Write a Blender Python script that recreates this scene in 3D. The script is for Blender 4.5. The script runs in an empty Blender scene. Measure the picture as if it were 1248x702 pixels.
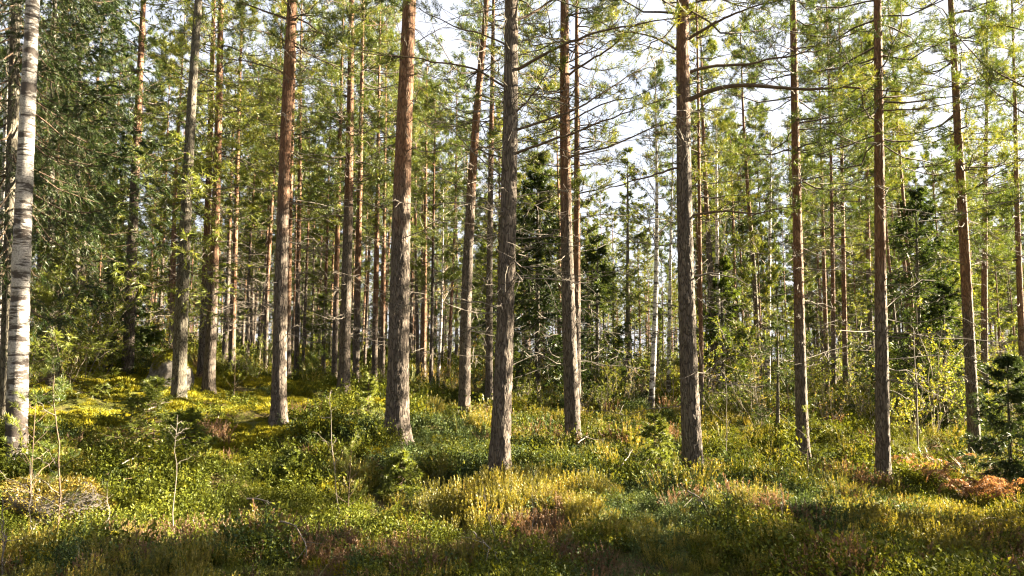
import bpy, math, random
import numpy as np
from mathutils import Vector

# ------------------------------------------------------------------ camera, sky, sun, exposure
SC = bpy.context.scene
COL = SC.collection
F_PX, CX, CY = 830.0, 624.0, 351.0          # focal length and centre of the photograph, in its own pixels
PITCH = math.radians(5.98)
EYE = 1.75

cam_data = bpy.data.cameras.new('camera')
cam_data.sensor_width = 36.0
cam_data.lens = F_PX / 1248.0 * 36.0
cam_data.clip_end = 3000.0
cam_data.clip_start = 0.05
cam = bpy.data.objects.new('camera', cam_data)
COL.objects.link(cam)
cam.location = (0, 0, EYE)
cam.rotation_euler = (math.pi / 2 + PITCH, 0, 0)
SC.camera = cam

SUN_AZ = math.radians(76.0)                  # to the right of the view direction
SUN_EL = math.radians(23.0)
sun_dir = Vector((math.sin(SUN_AZ) * math.cos(SUN_EL), math.cos(SUN_AZ) * math.cos(SUN_EL), math.sin(SUN_EL)))

world = bpy.data.worlds.new('World')
SC.world = world
world.use_nodes = True
wn = world.node_tree.nodes
wn.clear()
wo = wn.new('ShaderNodeOutputWorld')
bg = wn.new('ShaderNodeBackground')
sky = wn.new('ShaderNodeTexSky')
sky.sky_type = 'NISHITA'
sky.sun_disc = False
sky.sun_elevation = SUN_EL
sky.sun_rotation = SUN_AZ
sky.air_density = 1.0
sky.dust_density = 2.5
sky.ozone_density = 1.0
bg.inputs['Strength'].default_value = 0.0225
wl = world.node_tree.links.new
wtc = wn.new('ShaderNodeTexCoord')
wmp = wn.new('ShaderNodeMapping'); wmp.inputs['Scale'].default_value = (1.0, 1.0, 2.2)
wl(wtc.outputs['Generated'], wmp.inputs[0])
wno = wn.new('ShaderNodeTexNoise'); wno.inputs['Scale'].default_value = 3.2; wno.inputs['Detail'].default_value = 6.0
wl(wmp.outputs[0], wno.inputs['Vector'])
wra = wn.new('ShaderNodeMapRange'); wra.inputs[1].default_value = 0.34; wra.inputs[2].default_value = 0.62
wra.inputs[3].default_value = 0.7; wra.inputs[4].default_value = 0.92
wl(wno.outputs['Fac'], wra.inputs[0])
wmx = wn.new('ShaderNodeMix'); wmx.data_type = 'RGBA'
wmx.inputs[7].default_value = (3.05, 3.1, 3.4, 1)          # thin bright cloud
wl(wra.outputs[0], wmx.inputs[0]); wl(sky.outputs[0], wmx.inputs[6])
wl(wmx.outputs[2], bg.inputs[0])
world.node_tree.links.new(bg.outputs[0], wo.inputs[0])

sun_data = bpy.data.lights.new('sun', 'SUN')
sun_data.energy = 5.0
sun_data.angle = math.radians(0.5)
sun_data.color = (1.0, 0.85, 0.6)
sun = bpy.data.objects.new('sun', sun_data)
COL.objects.link(sun)
sun.location = sun_dir * 60
sun.rotation_euler = sun_dir.to_track_quat('Z', 'Y').to_euler()

SC.view_settings.view_transform = 'Standard'
SC.view_settings.look = 'None'
SC.view_settings.exposure = 4.15
SC.view_settings.gamma = 1.0
SC.view_settings.use_curve_mapping = False
SC.render.engine = 'CYCLES'
cy = SC.cycles
cy.max_bounces = 7
cy.diffuse_bounces = 4
cy.glossy_bounces = 2
cy.transmission_bounces = 4
cy.transparent_max_bounces = 4
cy.sample_clamp_indirect = 6.0
cy.use_adaptive_sampling = True
cy.adaptive_threshold = 0.012
cy.use_denoising = True
cy.filter_width = 1.2
SC.render.film_transparent = False

# ------------------------------------------------------------------ small helpers
RNG = np.random.default_rng(7)


def rng_of(seed):
    return np.random.default_rng(seed)


def nrm(v):
    return v / np.maximum(np.linalg.norm(v, axis=-1, keepdims=True), 1e-9)


def _hash(ix, iy, iz, seed):
    h = (ix.astype(np.int64) * 374761393 + iy.astype(np.int64) * 668265263 + iz.astype(np.int64) * 2147483647 + seed * 974634777) & 0xFFFFFFFF
    h = ((h ^ (h >> 13)) * 1274126177) & 0xFFFFFFFF
    h = (h ^ (h >> 16)) & 0xFFFFFFFF
    return h / 4294967295.0


def vnoise(p, seed=0):
    """value noise, p (...,3) -> 0..1"""
    i = np.floor(p).astype(np.int64)
    f = p - i
    f = f * f * (3 - 2 * f)
    r = 0
    for dx in (0, 1):
        wx = f[..., 0] if dx else 1 - f[..., 0]
        for dy in (0, 1):
            wy = f[..., 1] if dy else 1 - f[..., 1]
            for dz in (0, 1):
                wz = f[..., 2] if dz else 1 - f[..., 2]
                r = r + wx * wy * wz * _hash(i[..., 0] + dx, i[..., 1] + dy, i[..., 2] + dz, seed)
    return r


def vnoise2(x, y, seed=0):
    return vnoise(np.stack([x, y, np.full_like(x, 0.37)], -1), seed)


def cells(p, seed=0):
    """F1 and F2 distances of jittered cells"""
    i = np.floor(p).astype(np.int64)
    d1 = np.full(p.shape[:-1], 9.0)
    d2 = np.full(p.shape[:-1], 9.0)
    for dx in (-1, 0, 1):
        for dy in (-1, 0, 1):
            for dz in (-1, 0, 1):
                c = i + np.array([dx, dy, dz])
                q = np.stack([_hash(c[..., 0], c[..., 1], c[..., 2], seed + k) for k in (1, 2, 3)], -1) + c
                d = np.linalg.norm(q - p, axis=-1)
                m = d < d1
                d2 = np.where(m, d1, np.minimum(d2, d))
                d1 = np.where(m, d, d1)
    return d1, d2


class Geo:
    """collects triangles and quads, then makes one mesh"""
    def __init__(self):
        self.v, self.t, self.q, self.tr, self.qr, self.tm, self.qm, self.n = [], [], [], [], [], [], [], 0

    def add(self, v, t=None, q=None, rnd=None, mat=0):
        v = np.asarray(v, dtype=np.float32).reshape(-1, 3)
        if t is not None and len(t):
            t = np.asarray(t, dtype=np.int64)
            self.t.append(t + self.n)
            self.tr.append(np.broadcast_to(np.asarray(0.5 if rnd is None else rnd, dtype=np.float32), (len(t),)))
            self.tm.append(np.full(len(t), mat))
        if q is not None and len(q):
            q = np.asarray(q, dtype=np.int64)
            self.q.append(q + self.n)
            self.qr.append(np.broadcast_to(np.asarray(0.5 if rnd is None else rnd, dtype=np.float32), (len(q),)))
            self.qm.append(np.full(len(q), mat))
        self.v.append(v)
        self.n += len(v)

    def merge(self, other, mat=0):
        o = other.arrays()
        self.v.append(o[0])
        if len(o[1]):
            self.t.append(o[1] + self.n); self.tr.append(o[3]); self.tm.append(np.full(len(o[1]), mat))
        if len(o[2]):
            self.q.append(o[2] + self.n); self.qr.append(o[4]); self.qm.append(np.full(len(o[2]), mat))
        self.n += len(o[0])

    def arrays(self):
        c = lambda a, s, d: np.concatenate(a) if a else np.zeros(s, d)
        return (c(self.v, (0, 3), np.float32), c(self.t, (0, 3), np.int64), c(self.q, (0, 4), np.int64),
                c(self.tr, (0,), np.float32), c(self.qr, (0,), np.float32), c(self.tm, (0,), np.int64), c(self.qm, (0,), np.int64))

    def build(self, name, mats, smooth=False):
        v, t, q, tr, qr, tm, qm = self.arrays()
        me = bpy.data.meshes.new(name)
        me.vertices.add(len(v))
        me.vertices.foreach_set('co', v.ravel())
        nl = len(t) * 3 + len(q) * 4
        me.loops.add(nl)
        me.loops.foreach_set('vertex_index', np.concatenate([t.ravel(), q.ravel()]).astype(np.int32))
        me.polygons.add(len(t) + len(q))
        ls = np.concatenate([np.arange(len(t)) * 3, len(t) * 3 + np.arange(len(q)) * 4]).astype(np.int32)
        me.polygons.foreach_set('loop_start', ls)
        me.update(calc_edges=True)
        me.polygons.foreach_set('use_smooth', np.full(len(t) + len(q), smooth))
        a = me.attributes.new('rnd', 'FLOAT', 'FACE')
        a.data.foreach_set('value', np.concatenate([tr, qr]).astype(np.float32))
        if not isinstance(mats, (list, tuple)):
            mats = [mats]
        for m in mats:
            me.materials.append(m)
        if len(mats) > 1:
            me.polygons.foreach_set('material_index', np.concatenate([tm, qm]).astype(np.int32))
        me.update()
        return me


def tubes(geo, P, R, sides=5, rnd=None, mat=0, cap=False):
    """P (B,n,3), R (B,n)"""
    P = np.asarray(P, float); R = np.asarray(R, float)
    if P.ndim == 2:
        P = P[None]; R = R[None]
    B, n, _ = P.shape
    if B == 0:
        return
    T = nrm(np.gradient(P, axis=1))
    mt = nrm(T.mean(1))
    ref = np.where(np.abs(mt[:, 2:3]) > 0.8, np.array([[1.0, 0.2, 0]]), np.array([[0.0, 0, 1]]))
    N = nrm(np.cross(T, ref[:, None, :]))
    Bn = np.cross(T, N)
    a = np.arange(sides) / sides * 2 * math.pi
    ring = P[:, :, None, :] + R[:, :, None, None] * (np.cos(a)[None, None, :, None] * N[:, :, None, :] + np.sin(a)[None, None, :, None] * Bn[:, :, None, :])
    idx = np.arange(B * n * sides).reshape(B, n, sides)
    nx = np.roll(idx, -1, axis=2)
    q = np.stack([idx[:, :-1], nx[:, :-1], nx[:, 1:], idx[:, 1:]], -1).reshape(-1, 4)
    r = None
    if rnd is not None:
        r = np.repeat(np.asarray(rnd, np.float32), (n - 1) * sides)
    geo.add(ring.reshape(-1, 3), q=q, rnd=r, mat=mat)


def rand_perp(D, rng):
    r = rng.normal(size=D.shape)
    return nrm(np.cross(D, r))


def blades(geo, P, D, L, W, rng, rnd=None, mat=0):
    """one thin triangle per needle"""
    S = rand_perp(D, rng) * (np.asarray(W) / 2)[..., None]
    tip = P + D * np.asarray(L)[..., None]
    V = np.stack([P - S, P + S, tip], 1)
    t = np.arange(len(P) * 3).reshape(-1, 3)
    geo.add(V, t=t, rnd=rnd, mat=mat)


def leaves(geo, P, D, L, W, rng, rnd=None, mat=0, up=0.6):
    """a folded diamond leaf, two triangles"""
    S = nrm(np.cross(D, nrm(np.array([0, 0, 1.0]) * up + rng.normal(size=D.shape) * 0.5)))
    Nn = np.cross(S, D)
    L = np.asarray(L)[..., None]; W = np.asarray(W)[..., None]
    mid = P + D * L * 0.5
    V = np.stack([P, mid + S * W / 2 + Nn * W * 0.12, P + D * L, mid - S * W / 2 + Nn * W * 0.12], 1)
    b = np.arange(len(P))[:, None] * 4
    t = np.concatenate([b + np.array([[0, 1, 2]]), b + np.array([[0, 2, 3]])], 0)
    r = None if rnd is None else np.concatenate([rnd, rnd])
    geo.add(V, t=t, rnd=r, mat=mat)


def tufts(geo, P, D, shoot, L, W, k, rng, rnd, spread=0.9):
    """shoots clothed in needles"""
    n = len(P)
    if n == 0:
        return
    s = rng.uniform(0, 1, (n, k))
    base = P[:, None] + D[:, None] * (s * shoot)[..., None]
    d = nrm(D[:, None] * rng.uniform(0.35, 1.0, (n, k))[..., None] + rng.normal(size=(n, k, 3)) * spread * 0.6)
    LL = L * rng.uniform(0.7, 1.15, (n, k))
    blades(geo, base.reshape(-1, 3), d.reshape(-1, 3), LL.ravel(), np.full(n * k, W), rng, np.repeat(rnd, k))


# ------------------------------------------------------------------ objects
def link(o):
    COL.objects.link(o)
    return o


def tag(o, label=None, cat=None, group=None, kind=None):
    if label: o['label'] = label
    if cat: o['category'] = cat
    if group: o['group'] = group
    if kind: o['kind'] = kind
    return o


def empty(name, loc, rz=0.0):
    o = link(bpy.data.objects.new(name, None))
    o.empty_display_size = 0.2
    o.location = loc
    o.rotation_euler = (0, 0, rz)
    return o


def obj(name, me, parent=None, loc=None):
    o = link(bpy.data.objects.new(name, me))
    if parent is not None:
        o.parent = parent
    if loc is not None:
        o.location = loc
    return o


# ------------------------------------------------------------------ materials
def new_mat(name):
    m = bpy.data.materials.new(name)
    m.use_nodes = True
    nt = m.node_tree
    nt.nodes.clear()
    return m, nt, nt.nodes.new('ShaderNodeOutputMaterial')


def N(nt, kind, **kw):
    n = nt.nodes.new(kind)
    for k, v in kw.items():
        if k in n.inputs:
            n.inputs[k].default_value = v
        else:
            setattr(n, k, v)
    return n


def ramp(nt, stops, fac=None, interp='LINEAR'):
    r = nt.nodes.new('ShaderNodeValToRGB')
    r.color_ramp.interpolation = interp
    e = r.color_ramp.elements
    while len(e) < len(stops):
        e.new(0.5)
    for el, (p, c) in zip(e, stops):
        el.position = p
        el.color = (*c, 1) if len(c) == 3 else c
    if fac is not None:
        nt.links.new(fac, r.inputs[0])
    return r


def foliage(name, stops, trans=0.4, gloss=0.025, warm=(1.2, 1.08, 0.65), rough=0.45, objvar=0.35):
    """leaves and needles: thin faces that scatter light back and let some through; tone differs by shoot and by plant"""
    m, nt, out = new_mat(name)
    L = nt.links.new
    at = N(nt, 'ShaderNodeAttribute', attribute_name='rnd')
    oi = N(nt, 'ShaderNodeObjectInfo')
    mm = N(nt, 'ShaderNodeMath', operation='MULTIPLY_ADD')
    L(oi.outputs['Random'], mm.inputs[0]); mm.inputs[1].default_value = objvar
    ma = N(nt, 'ShaderNodeMath', operation='MULTIPLY'); L(at.outputs['Fac'], ma.inputs[0]); ma.inputs[1].default_value = 1 - objvar
    L(ma.outputs[0], mm.inputs[2])
    r = ramp(nt, stops, mm.outputs[0])
    d = N(nt, 'ShaderNodeBsdfDiffuse'); L(r.outputs[0], d.inputs[0])
    t = N(nt, 'ShaderNodeBsdfTranslucent')
    mx = N(nt, 'ShaderNodeMix', data_type='RGBA', blend_type='MULTIPLY')
    mx.inputs[0].default_value = 1.0
    L(r.outputs[0], mx.inputs[6]); mx.inputs[7].default_value = (*warm, 1)
    L(mx.outputs[2], t.inputs[0])
    ms = N(nt, 'ShaderNodeMixShader'); ms.inputs[0].default_value = trans
    L(d.outputs[0], ms.inputs[1]); L(t.outputs[0], ms.inputs[2])
    g = N(nt, 'ShaderNodeBsdfGlossy'); g.inputs['Roughness'].default_value = rough
    g.inputs['Color'].default_value = (1, 1, 1, 1)
    m2 = N(nt, 'ShaderNodeMixShader'); m2.inputs[0].default_value = gloss
    L(ms.outputs[0], m2.inputs[1]); L(g.outputs[0], m2.inputs[2])
    L(m2.outputs[0], out.inputs[0])
    return m


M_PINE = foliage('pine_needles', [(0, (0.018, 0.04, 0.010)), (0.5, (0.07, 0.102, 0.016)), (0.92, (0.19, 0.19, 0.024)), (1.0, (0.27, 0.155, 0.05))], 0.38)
M_SPRUCE = foliage('spruce_needles', [(0, (0.028, 0.05, 0.010)), (0.5, (0.08, 0.115, 0.015)), (1.0, (0.24, 0.27, 0.03))], 0.48)  # bright end of the ramp stands in for sunlit sprays
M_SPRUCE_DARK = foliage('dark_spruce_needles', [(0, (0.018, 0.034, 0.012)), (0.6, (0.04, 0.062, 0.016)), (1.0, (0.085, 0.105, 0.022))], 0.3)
M_SPRUCE_DEEP = foliage('deep_spruce_needles', [(0, (0.014, 0.03, 0.008)), (0.6, (0.036, 0.06, 0.012)), (0.88, (0.10, 0.13, 0.02)), (1.0, (0.24, 0.27, 0.03))], 0.38)  # dark boughs; the brightest stop paints sunlit sprays
M_YOUNG_SUNLIT = foliage('young_and_sunlit_needles', [(0, (0.07, 0.10, 0.018)), (0.6, (0.13, 0.16, 0.025)), (1.0, (0.20, 0.21, 0.04))], 0.45)  # young shoots; the same pale tone paints sunlight on the pointed spruce
M_LEAF = foliage('birch_leaves', [(0, (0.07, 0.11, 0.018)), (0.55, (0.14, 0.17, 0.025)), (0.85, (0.26, 0.23, 0.03)), (1.0, (0.36, 0.22, 0.03))], 0.5)
M_AUTUMN = foliage('autumn_leaves', [(0, (0.13, 0.12, 0.03)), (0.5, (0.25, 0.19, 0.04)), (1.0, (0.36, 0.19, 0.04))], 0.5)
M_BILB = foliage('bilberry_leaves', [(0, (0.028, 0.04, 0.006)), (0.5, (0.072, 0.086, 0.010)), (0.92, (0.145, 0.148, 0.018)), (1.0, (0.24, 0.12, 0.03))], 0.3, 0.008)
M_LING = foliage('lingonberry_leaves', [(0, (0.022, 0.04, 0.013)), (0.6, (0.058, 0.085, 0.025)), (1.0, (0.125, 0.15, 0.05))], 0.3, 0.012, rough=0.55)
M_HEAT = foliage('heather_shoots', [(0, (0.045, 0.052, 0.010)), (0.45, (0.14, 0.135, 0.018)), (0.75, (0.30, 0.26, 0.034)), (1.0, (0.34, 0.19, 0.06))], 0.4, 0.04)
M_HEATB = foliage('spent_heather', [(0, (0.07, 0.045, 0.025)), (0.5, (0.16, 0.095, 0.055)), (0.85, (0.26, 0.16, 0.10)), (1.0, (0.17, 0.16, 0.03))], 0.3, 0.03)
M_MOSS = foliage('moss', [(0, (0.06, 0.075, 0.012)), (0.5, (0.18, 0.175, 0.015)), (1.0, (0.32, 0.27, 0.022))], 0.3, 0.008)
M_OMOSS = foliage('ochre_moss', [(0, (0.05, 0.05, 0.010)), (0.5, (0.15, 0.11, 0.014)), (1.0, (0.26, 0.18, 0.02))], 0.25, 0.02)
M_BRACK = foliage('dry_bracken', [(0, (0.08, 0.05, 0.023)), (0.5, (0.21, 0.11, 0.045)), (1.0, (0.36, 0.23, 0.12))], 0.35, 0.03, warm=(1.2, 0.95, 0.7))
M_GRASS = foliage('grass_blades', [(0, (0.06, 0.09, 0.02)), (0.6, (0.14, 0.16, 0.04)), (1.0, (0.32, 0.25, 0.11))], 0.35, 0.05)


def bark_mat(name, low=(0.060, 0.046, 0.038), low2=(0.125, 0.102, 0.086), crack=(0.028, 0.022, 0.019), high=(0.14, 0.072, 0.042), high2=(0.24, 0.15, 0.095), scale=26.0):
    """pine bark: grey-brown plates low down, thin orange flakes higher up"""
    m, nt, out = new_mat(name)
    L = nt.links.new
    tc = N(nt, 'ShaderNodeTexCoord')
    mp = N(nt, 'ShaderNodeMapping'); mp.inputs['Scale'].default_value = (1, 1, 0.2)
    oi = N(nt, 'ShaderNodeObjectInfo')
    of = N(nt, 'ShaderNodeVectorMath', operation='SCALE'); of.inputs[0].default_value = (7.0, 5.0, 9.0); L(oi.outputs['Random'], of.inputs['Scale'])
    ofa = N(nt, 'ShaderNodeVectorMath', operation='ADD'); L(tc.outputs['Object'], ofa.inputs[0]); L(of.outputs[0], ofa.inputs[1])
    L(ofa.outputs[0], mp.inputs[0])
    nd = N(nt, 'ShaderNodeTexNoise', Scale=9.0, Detail=3.0)
    L(mp.outputs[0], nd.inputs['Vector'])
    va = N(nt, 'ShaderNodeVectorMath', operation='MULTIPLY_ADD')
    L(nd.outputs['Color'], va.inputs[0]); va.inputs[1].default_value = (0.13, 0.13, 0.13); L(mp.outputs[0], va.inputs[2])
    vo = N(nt, 'ShaderNodeTexVoronoi', feature='DISTANCE_TO_EDGE', Scale=scale)
    L(va.outputs[0], vo.inputs['Vector'])
    v2 = N(nt, 'ShaderNodeTexVoronoi', feature='F1', Scale=scale * 1.0)
    L(va.outputs[0], v2.inputs['Vector'])
    fine = N(nt, 'ShaderNodeTexNoise', Scale=70.0, Detail=5.0, Roughness=0.65)
    L(mp.outputs[0], fine.inputs['Vector'])
    edge = ramp(nt, [(0.0, (0, 0, 0)), (0.16, (1, 1, 1))], vo.outputs['Distance'])
    # plate colour
    sep = N(nt, 'ShaderNodeSeparateColor'); L(v2.outputs['Color'], sep.inputs[0])
    mixp = N(nt, 'ShaderNodeMath', operation='MULTIPLY_ADD'); L(sep.outputs[0], mixp.inputs[0]); mixp.inputs[1].default_value = 0.5
    hf = N(nt, 'ShaderNodeMath', operation='MULTIPLY'); L(fine.outputs['Fac'], hf.inputs[0]); hf.inputs[1].default_value = 0.55
    L(hf.outputs[0], mixp.inputs[2])
    plow = ramp(nt, [(0.1, low), (0.75, low2), (1.0, (0.22, 0.19, 0.165))], mixp.outputs[0])
    phigh = ramp(nt, [(0.1, tuple(c * 0.62 for c in high)), (0.5, high), (0.95, high2)], mixp.outputs[0])
    # height at which the bark turns orange: a property of each tree
    oh = N(nt, 'ShaderNodeAttribute', attribute_type='OBJECT', attribute_name='orange_height')
    sz = N(nt, 'ShaderNodeSeparateXYZ'); L(tc.outputs['Object'], sz.inputs[0])
    nb = N(nt, 'ShaderNodeTexNoise', Scale=2.2, Detail=3.0); L(ofa.outputs[0], nb.inputs['Vector'])
    su = N(nt, 'ShaderNodeMath', operation='SUBTRACT'); L(sz.outputs[2], su.inputs[0]); L(oh.outputs['Fac'], su.inputs[1])
    ad = N(nt, 'ShaderNodeMath', operation='MULTIPLY_ADD'); L(nb.outputs['Fac'], ad.inputs[0]); ad.inputs[1].default_value = 3.2; L(su.outputs[0], ad.inputs[2])
    mr = N(nt, 'ShaderNodeMapRange', interpolation_type='SMOOTHSTEP'); L(ad.outputs[0], mr.inputs[0])
    mr.inputs[1].default_value = 0.6; mr.inputs[2].default_value = 2.8
    mc = N(nt, 'ShaderNodeMix', data_type='RGBA'); L(mr.outputs[0], mc.inputs[0]); L(plow.outputs[0], mc.inputs[6]); L(phigh.outputs[0], mc.inputs[7])
    # lichen flecks
    li = N(nt, 'ShaderNodeTexNoise', Scale=26.0, Detail=4.0); L(ofa.outputs[0], li.inputs['Vector'])
    lr = ramp(nt, [(0.60, (0, 0, 0)), (0.68, (1, 1, 1))], li.outputs['Fac'])
    lm = N(nt, 'ShaderNodeMath', operation='MULTIPLY'); L(lr.outputs[0], lm.inputs[0]); lm.inputs[1].default_value = 0.45
    ml = N(nt, 'ShaderNodeMix', data_type='RGBA'); L(lm.outputs[0], ml.inputs[0]); L(mc.outputs[2], ml.inputs[6]); ml.inputs[7].default_value = (0.19, 0.20, 0.155, 1)
    # cracks
    ce = N(nt, 'ShaderNodeMix', data_type='RGBA'); L(edge.outputs[0], ce.inputs[0])
    mk = N(nt, 'ShaderNodeMix', data_type='RGBA'); L(mr.outputs[0], mk.inputs[0]); mk.inputs[6].default_value = (*crack, 1); mk.inputs[7].default_value = (*[c * 0.45 for c in high], 1)
    L(mk.outputs[2], ce.inputs[6]); L(ml.outputs[2], ce.inputs[7])
    b = N(nt, 'ShaderNodeBsdfPrincipled', Roughness=0.85)
    b.inputs['Specular IOR Level'].default_value = 0.2
    L(ce.outputs[2], b.inputs['Base Color'])
    hh = N(nt, 'ShaderNodeMath', operation='MULTIPLY_ADD'); L(fine.outputs['Fac'], hh.inputs[0]); hh.inputs[1].default_value = 0.35; L(edge.outputs[0], hh.inputs[2])
    bp = N(nt, 'ShaderNodeBump', Strength=0.65, Distance=0.012); L(hh.outputs[0], bp.inputs['Height'])
    L(bp.outputs[0], b.inputs['Normal'])
    L(b.outputs[0], out.inputs[0])
    return m


M_BARK = bark_mat('pine_bark')
M_SBARK = bark_mat('spruce_bark', low=(0.07, 0.06, 0.048), low2=(0.16, 0.145, 0.115), high=(0.09, 0.068, 0.05), high2=(0.16, 0.135, 0.10), scale=34.0)


def birch_mat(name='birch_bark', bright=1.0):
    m, nt, out = new_mat(name)
    L = nt.links.new
    tc = N(nt, 'ShaderNodeTexCoord')
    mp = N(nt, 'ShaderNodeMapping'); mp.inputs['Scale'].default_value = (4.0, 4.0, 24.0); L(tc.outputs['Object'], mp.inputs[0])
    n1 = N(nt, 'ShaderNodeTexNoise', Scale=1.0, Detail=4.0, Roughness=0.6); L(mp.outputs[0], n1.inputs['Vector'])
    m2 = N(nt, 'ShaderNodeMapping'); m2.inputs['Scale'].default_value = (2.2, 2.2, 5.0); L(tc.outputs['Object'], m2.inputs[0])
    n2 = N(nt, 'ShaderNodeTexNoise', Scale=1.6, Detail=5.0, Roughness=0.6); L(m2.outputs[0], n2.inputs['Vector'])
    n3 = N(nt, 'ShaderNodeTexNoise', Scale=60.0, Detail=4.0); L(tc.outputs['Object'], n3.inputs['Vector'])
    s1 = ramp(nt, [(0.535, (0, 0, 0)), (0.60, (1, 1, 1))], n1.outputs['Fac'])
    s2 = ramp(nt, [(0.53, (0, 0, 0)), (0.61, (1, 1, 1))], n2.outputs['Fac'])
    mp4 = N(nt, 'ShaderNodeMapping'); mp4.inputs['Scale'].default_value = (14, 14, 60.0); L(tc.outputs['Object'], mp4.inputs[0])
    n4 = N(nt, 'ShaderNodeTexNoise', Scale=1.0, Detail=2.0); L(mp4.outputs[0], n4.inputs['Vector'])
    s4 = ramp(nt, [(0.62, (0, 0, 0)), (0.68, (0.55, 0.55, 0.55))], n4.outputs['Fac'])
    bz = N(nt, 'ShaderNodeSeparateXYZ'); L(tc.outputs['Object'], bz.inputs[0])
    bm = N(nt, 'ShaderNodeMapRange'); L(bz.outputs[2], bm.inputs[0])
    bm.inputs[1].default_value = 0.0; bm.inputs[2].default_value = 1.9; bm.inputs[3].default_value = 0.13; bm.inputs[4].default_value = 0.0
    ba = N(nt, 'ShaderNodeMath', operation='ADD'); L(n2.outputs['Fac'], ba.inputs[0]); L(bm.outputs[0], ba.inputs[1])
    L(ba.outputs[0], s2.inputs[0])
    mx = N(nt, 'ShaderNodeMath', operation='MAXIMUM'); L(s1.outputs[0], mx.inputs[0]); L(s2.outputs[0], mx.inputs[1])
    mx2 = N(nt, 'ShaderNodeMath', operation='MAXIMUM'); L(mx.outputs[0], mx2.inputs[0]); L(s4.outputs[0], mx2.inputs[1])
    pale = ramp(nt, [(0.3, tuple(c * bright for c in (0.18, 0.163, 0.152))), (0.7, tuple(c * bright for c in (0.37, 0.35, 0.338)))], n3.outputs['Fac'])
    mc = N(nt, 'ShaderNodeMix', data_type='RGBA'); L(mx2.outputs[0], mc.inputs[0]); L(pale.outputs[0], mc.inputs[6]); mc.inputs[7].default_value = (0.045, 0.036, 0.032, 1)
    b = N(nt, 'ShaderNodeBsdfPrincipled', Roughness=0.7)
    b.inputs['Specular IOR Level'].default_value = 0.25
    L(mc.outputs[2], b.inputs['Base Color'])
    hh = N(nt, 'ShaderNodeMath', operation='SUBTRACT'); L(n3.outputs['Fac'], hh.inputs[0]); L(mx2.outputs[0], hh.inputs[1])
    bp = N(nt, 'ShaderNodeBump', Strength=0.5, Distance=0.008); L(hh.outputs[0], bp.inputs['Height']); L(bp.outputs[0], b.inputs['Normal'])
    L(b.outputs[0], out.inputs[0])
    return m


M_BIRCH = birch_mat()
M_BIRCH_YOUNG = birch_mat('young_birch_bark', 1.9)


def plain_noise(name, a, b, scale=12.0, rough=0.85, bump=0.3):
    m, nt, out = new_mat(name)
    L = nt.links.new
    tc = N(nt, 'ShaderNodeTexCoord')
    n = N(nt, 'ShaderNodeTexNoise', Scale=scale, Detail=5.0, Roughness=0.62); L(tc.outputs['Object'], n.inputs['Vector'])
    r = ramp(nt, [(0.3, a), (0.7, b)], n.outputs['Fac'])
    p = N(nt, 'ShaderNodeBsdfPrincipled', Roughness=rough); p.inputs['Specular IOR Level'].default_value = 0.2
    L(r.outputs[0], p.inputs['Base Color'])
    bp = N(nt, 'ShaderNodeBump', Strength=bump, Distance=0.01); L(n.outputs['Fac'], bp.inputs['Height']); L(bp.outputs[0], p.inputs['Normal'])
    L(p.outputs[0], out.inputs[0])
    return m


M_TWIG = plain_noise('live_twig', (0.05, 0.037, 0.028), (0.11, 0.076, 0.052), 20)
M_DEAD = plain_noise('dead_twig', (0.075, 0.063, 0.053), (0.18, 0.158, 0.137), 22)
M_STEM = plain_noise('shrub_stem', (0.10, 0.08, 0.06), (0.28, 0.24, 0.19), 18)
M_ROCK = plain_noise('granite', (0.05, 0.043, 0.036), (0.15, 0.135, 0.12), 7, 0.9, 0.8)


def ground_mat():
    m, nt, out = new_mat('forest_floor')
    L = nt.links.new
    tc = N(nt, 'ShaderNodeTexCoord')
    n1 = N(nt, 'ShaderNodeTexNoise', Scale=0.9, Detail=6.0, Roughness=0.6); L(tc.outputs['Object'], n1.inputs['Vector'])
    n2 = N(nt, 'ShaderNodeTexNoise', Scale=14.0, Detail=6.0, Roughness=0.7); L(tc.outputs['Object'], n2.inputs['Vector'])
    a = ramp(nt, [(0.3, (0.035, 0.03, 0.014)), (0.5, (0.06, 0.065, 0.014)), (0.75, (0.12, 0.115, 0.018))], n2.outputs['Fac'])
    b = ramp(nt, [(0.3, (0.05, 0.035, 0.02)), (0.7, (0.13, 0.085, 0.045))], n2.outputs['Fac'])
    s = ramp(nt, [(0.48, (0, 0, 0)), (0.62, (1, 1, 1))], n1.outputs['Fac'])
    mc = N(nt, 'ShaderNodeMix', data_type='RGBA'); L(s.outputs[0], mc.inputs[0]); L(a.outputs[0], mc.inputs[6]); L(b.outputs[0], mc.inputs[7])
    p = N(nt, 'ShaderNodeBsdfPrincipled', Roughness=0.95); p.inputs['Specular IOR Level'].default_value = 0.1
    L(mc.outputs[2], p.inputs['Base Color'])
    bp = N(nt, 'ShaderNodeBump', Strength=0.8, Distance=0.05); L(n2.outputs['Fac'], bp.inputs['Height']); L(bp.outputs[0], p.inputs['Normal'])
    L(p.outputs[0], out.inputs[0])
    return m


M_GROUND = ground_mat()

# ------------------------------------------------------------------ the lie of the land
cp, sp = math.cos(PITCH), math.sin(PITCH)


def ray(px, py):
    u, v = (px - CX) / F_PX, (CY - py) / F_PX
    return np.array([u, cp - v * sp, sp + v * cp])


def at(px, py, depth):
    """the point seen at pixel (px, py) at a given distance ahead"""
    d = ray(px, py)
    return np.array([0, 0, EYE]) + d * (depth / d[1])


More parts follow.
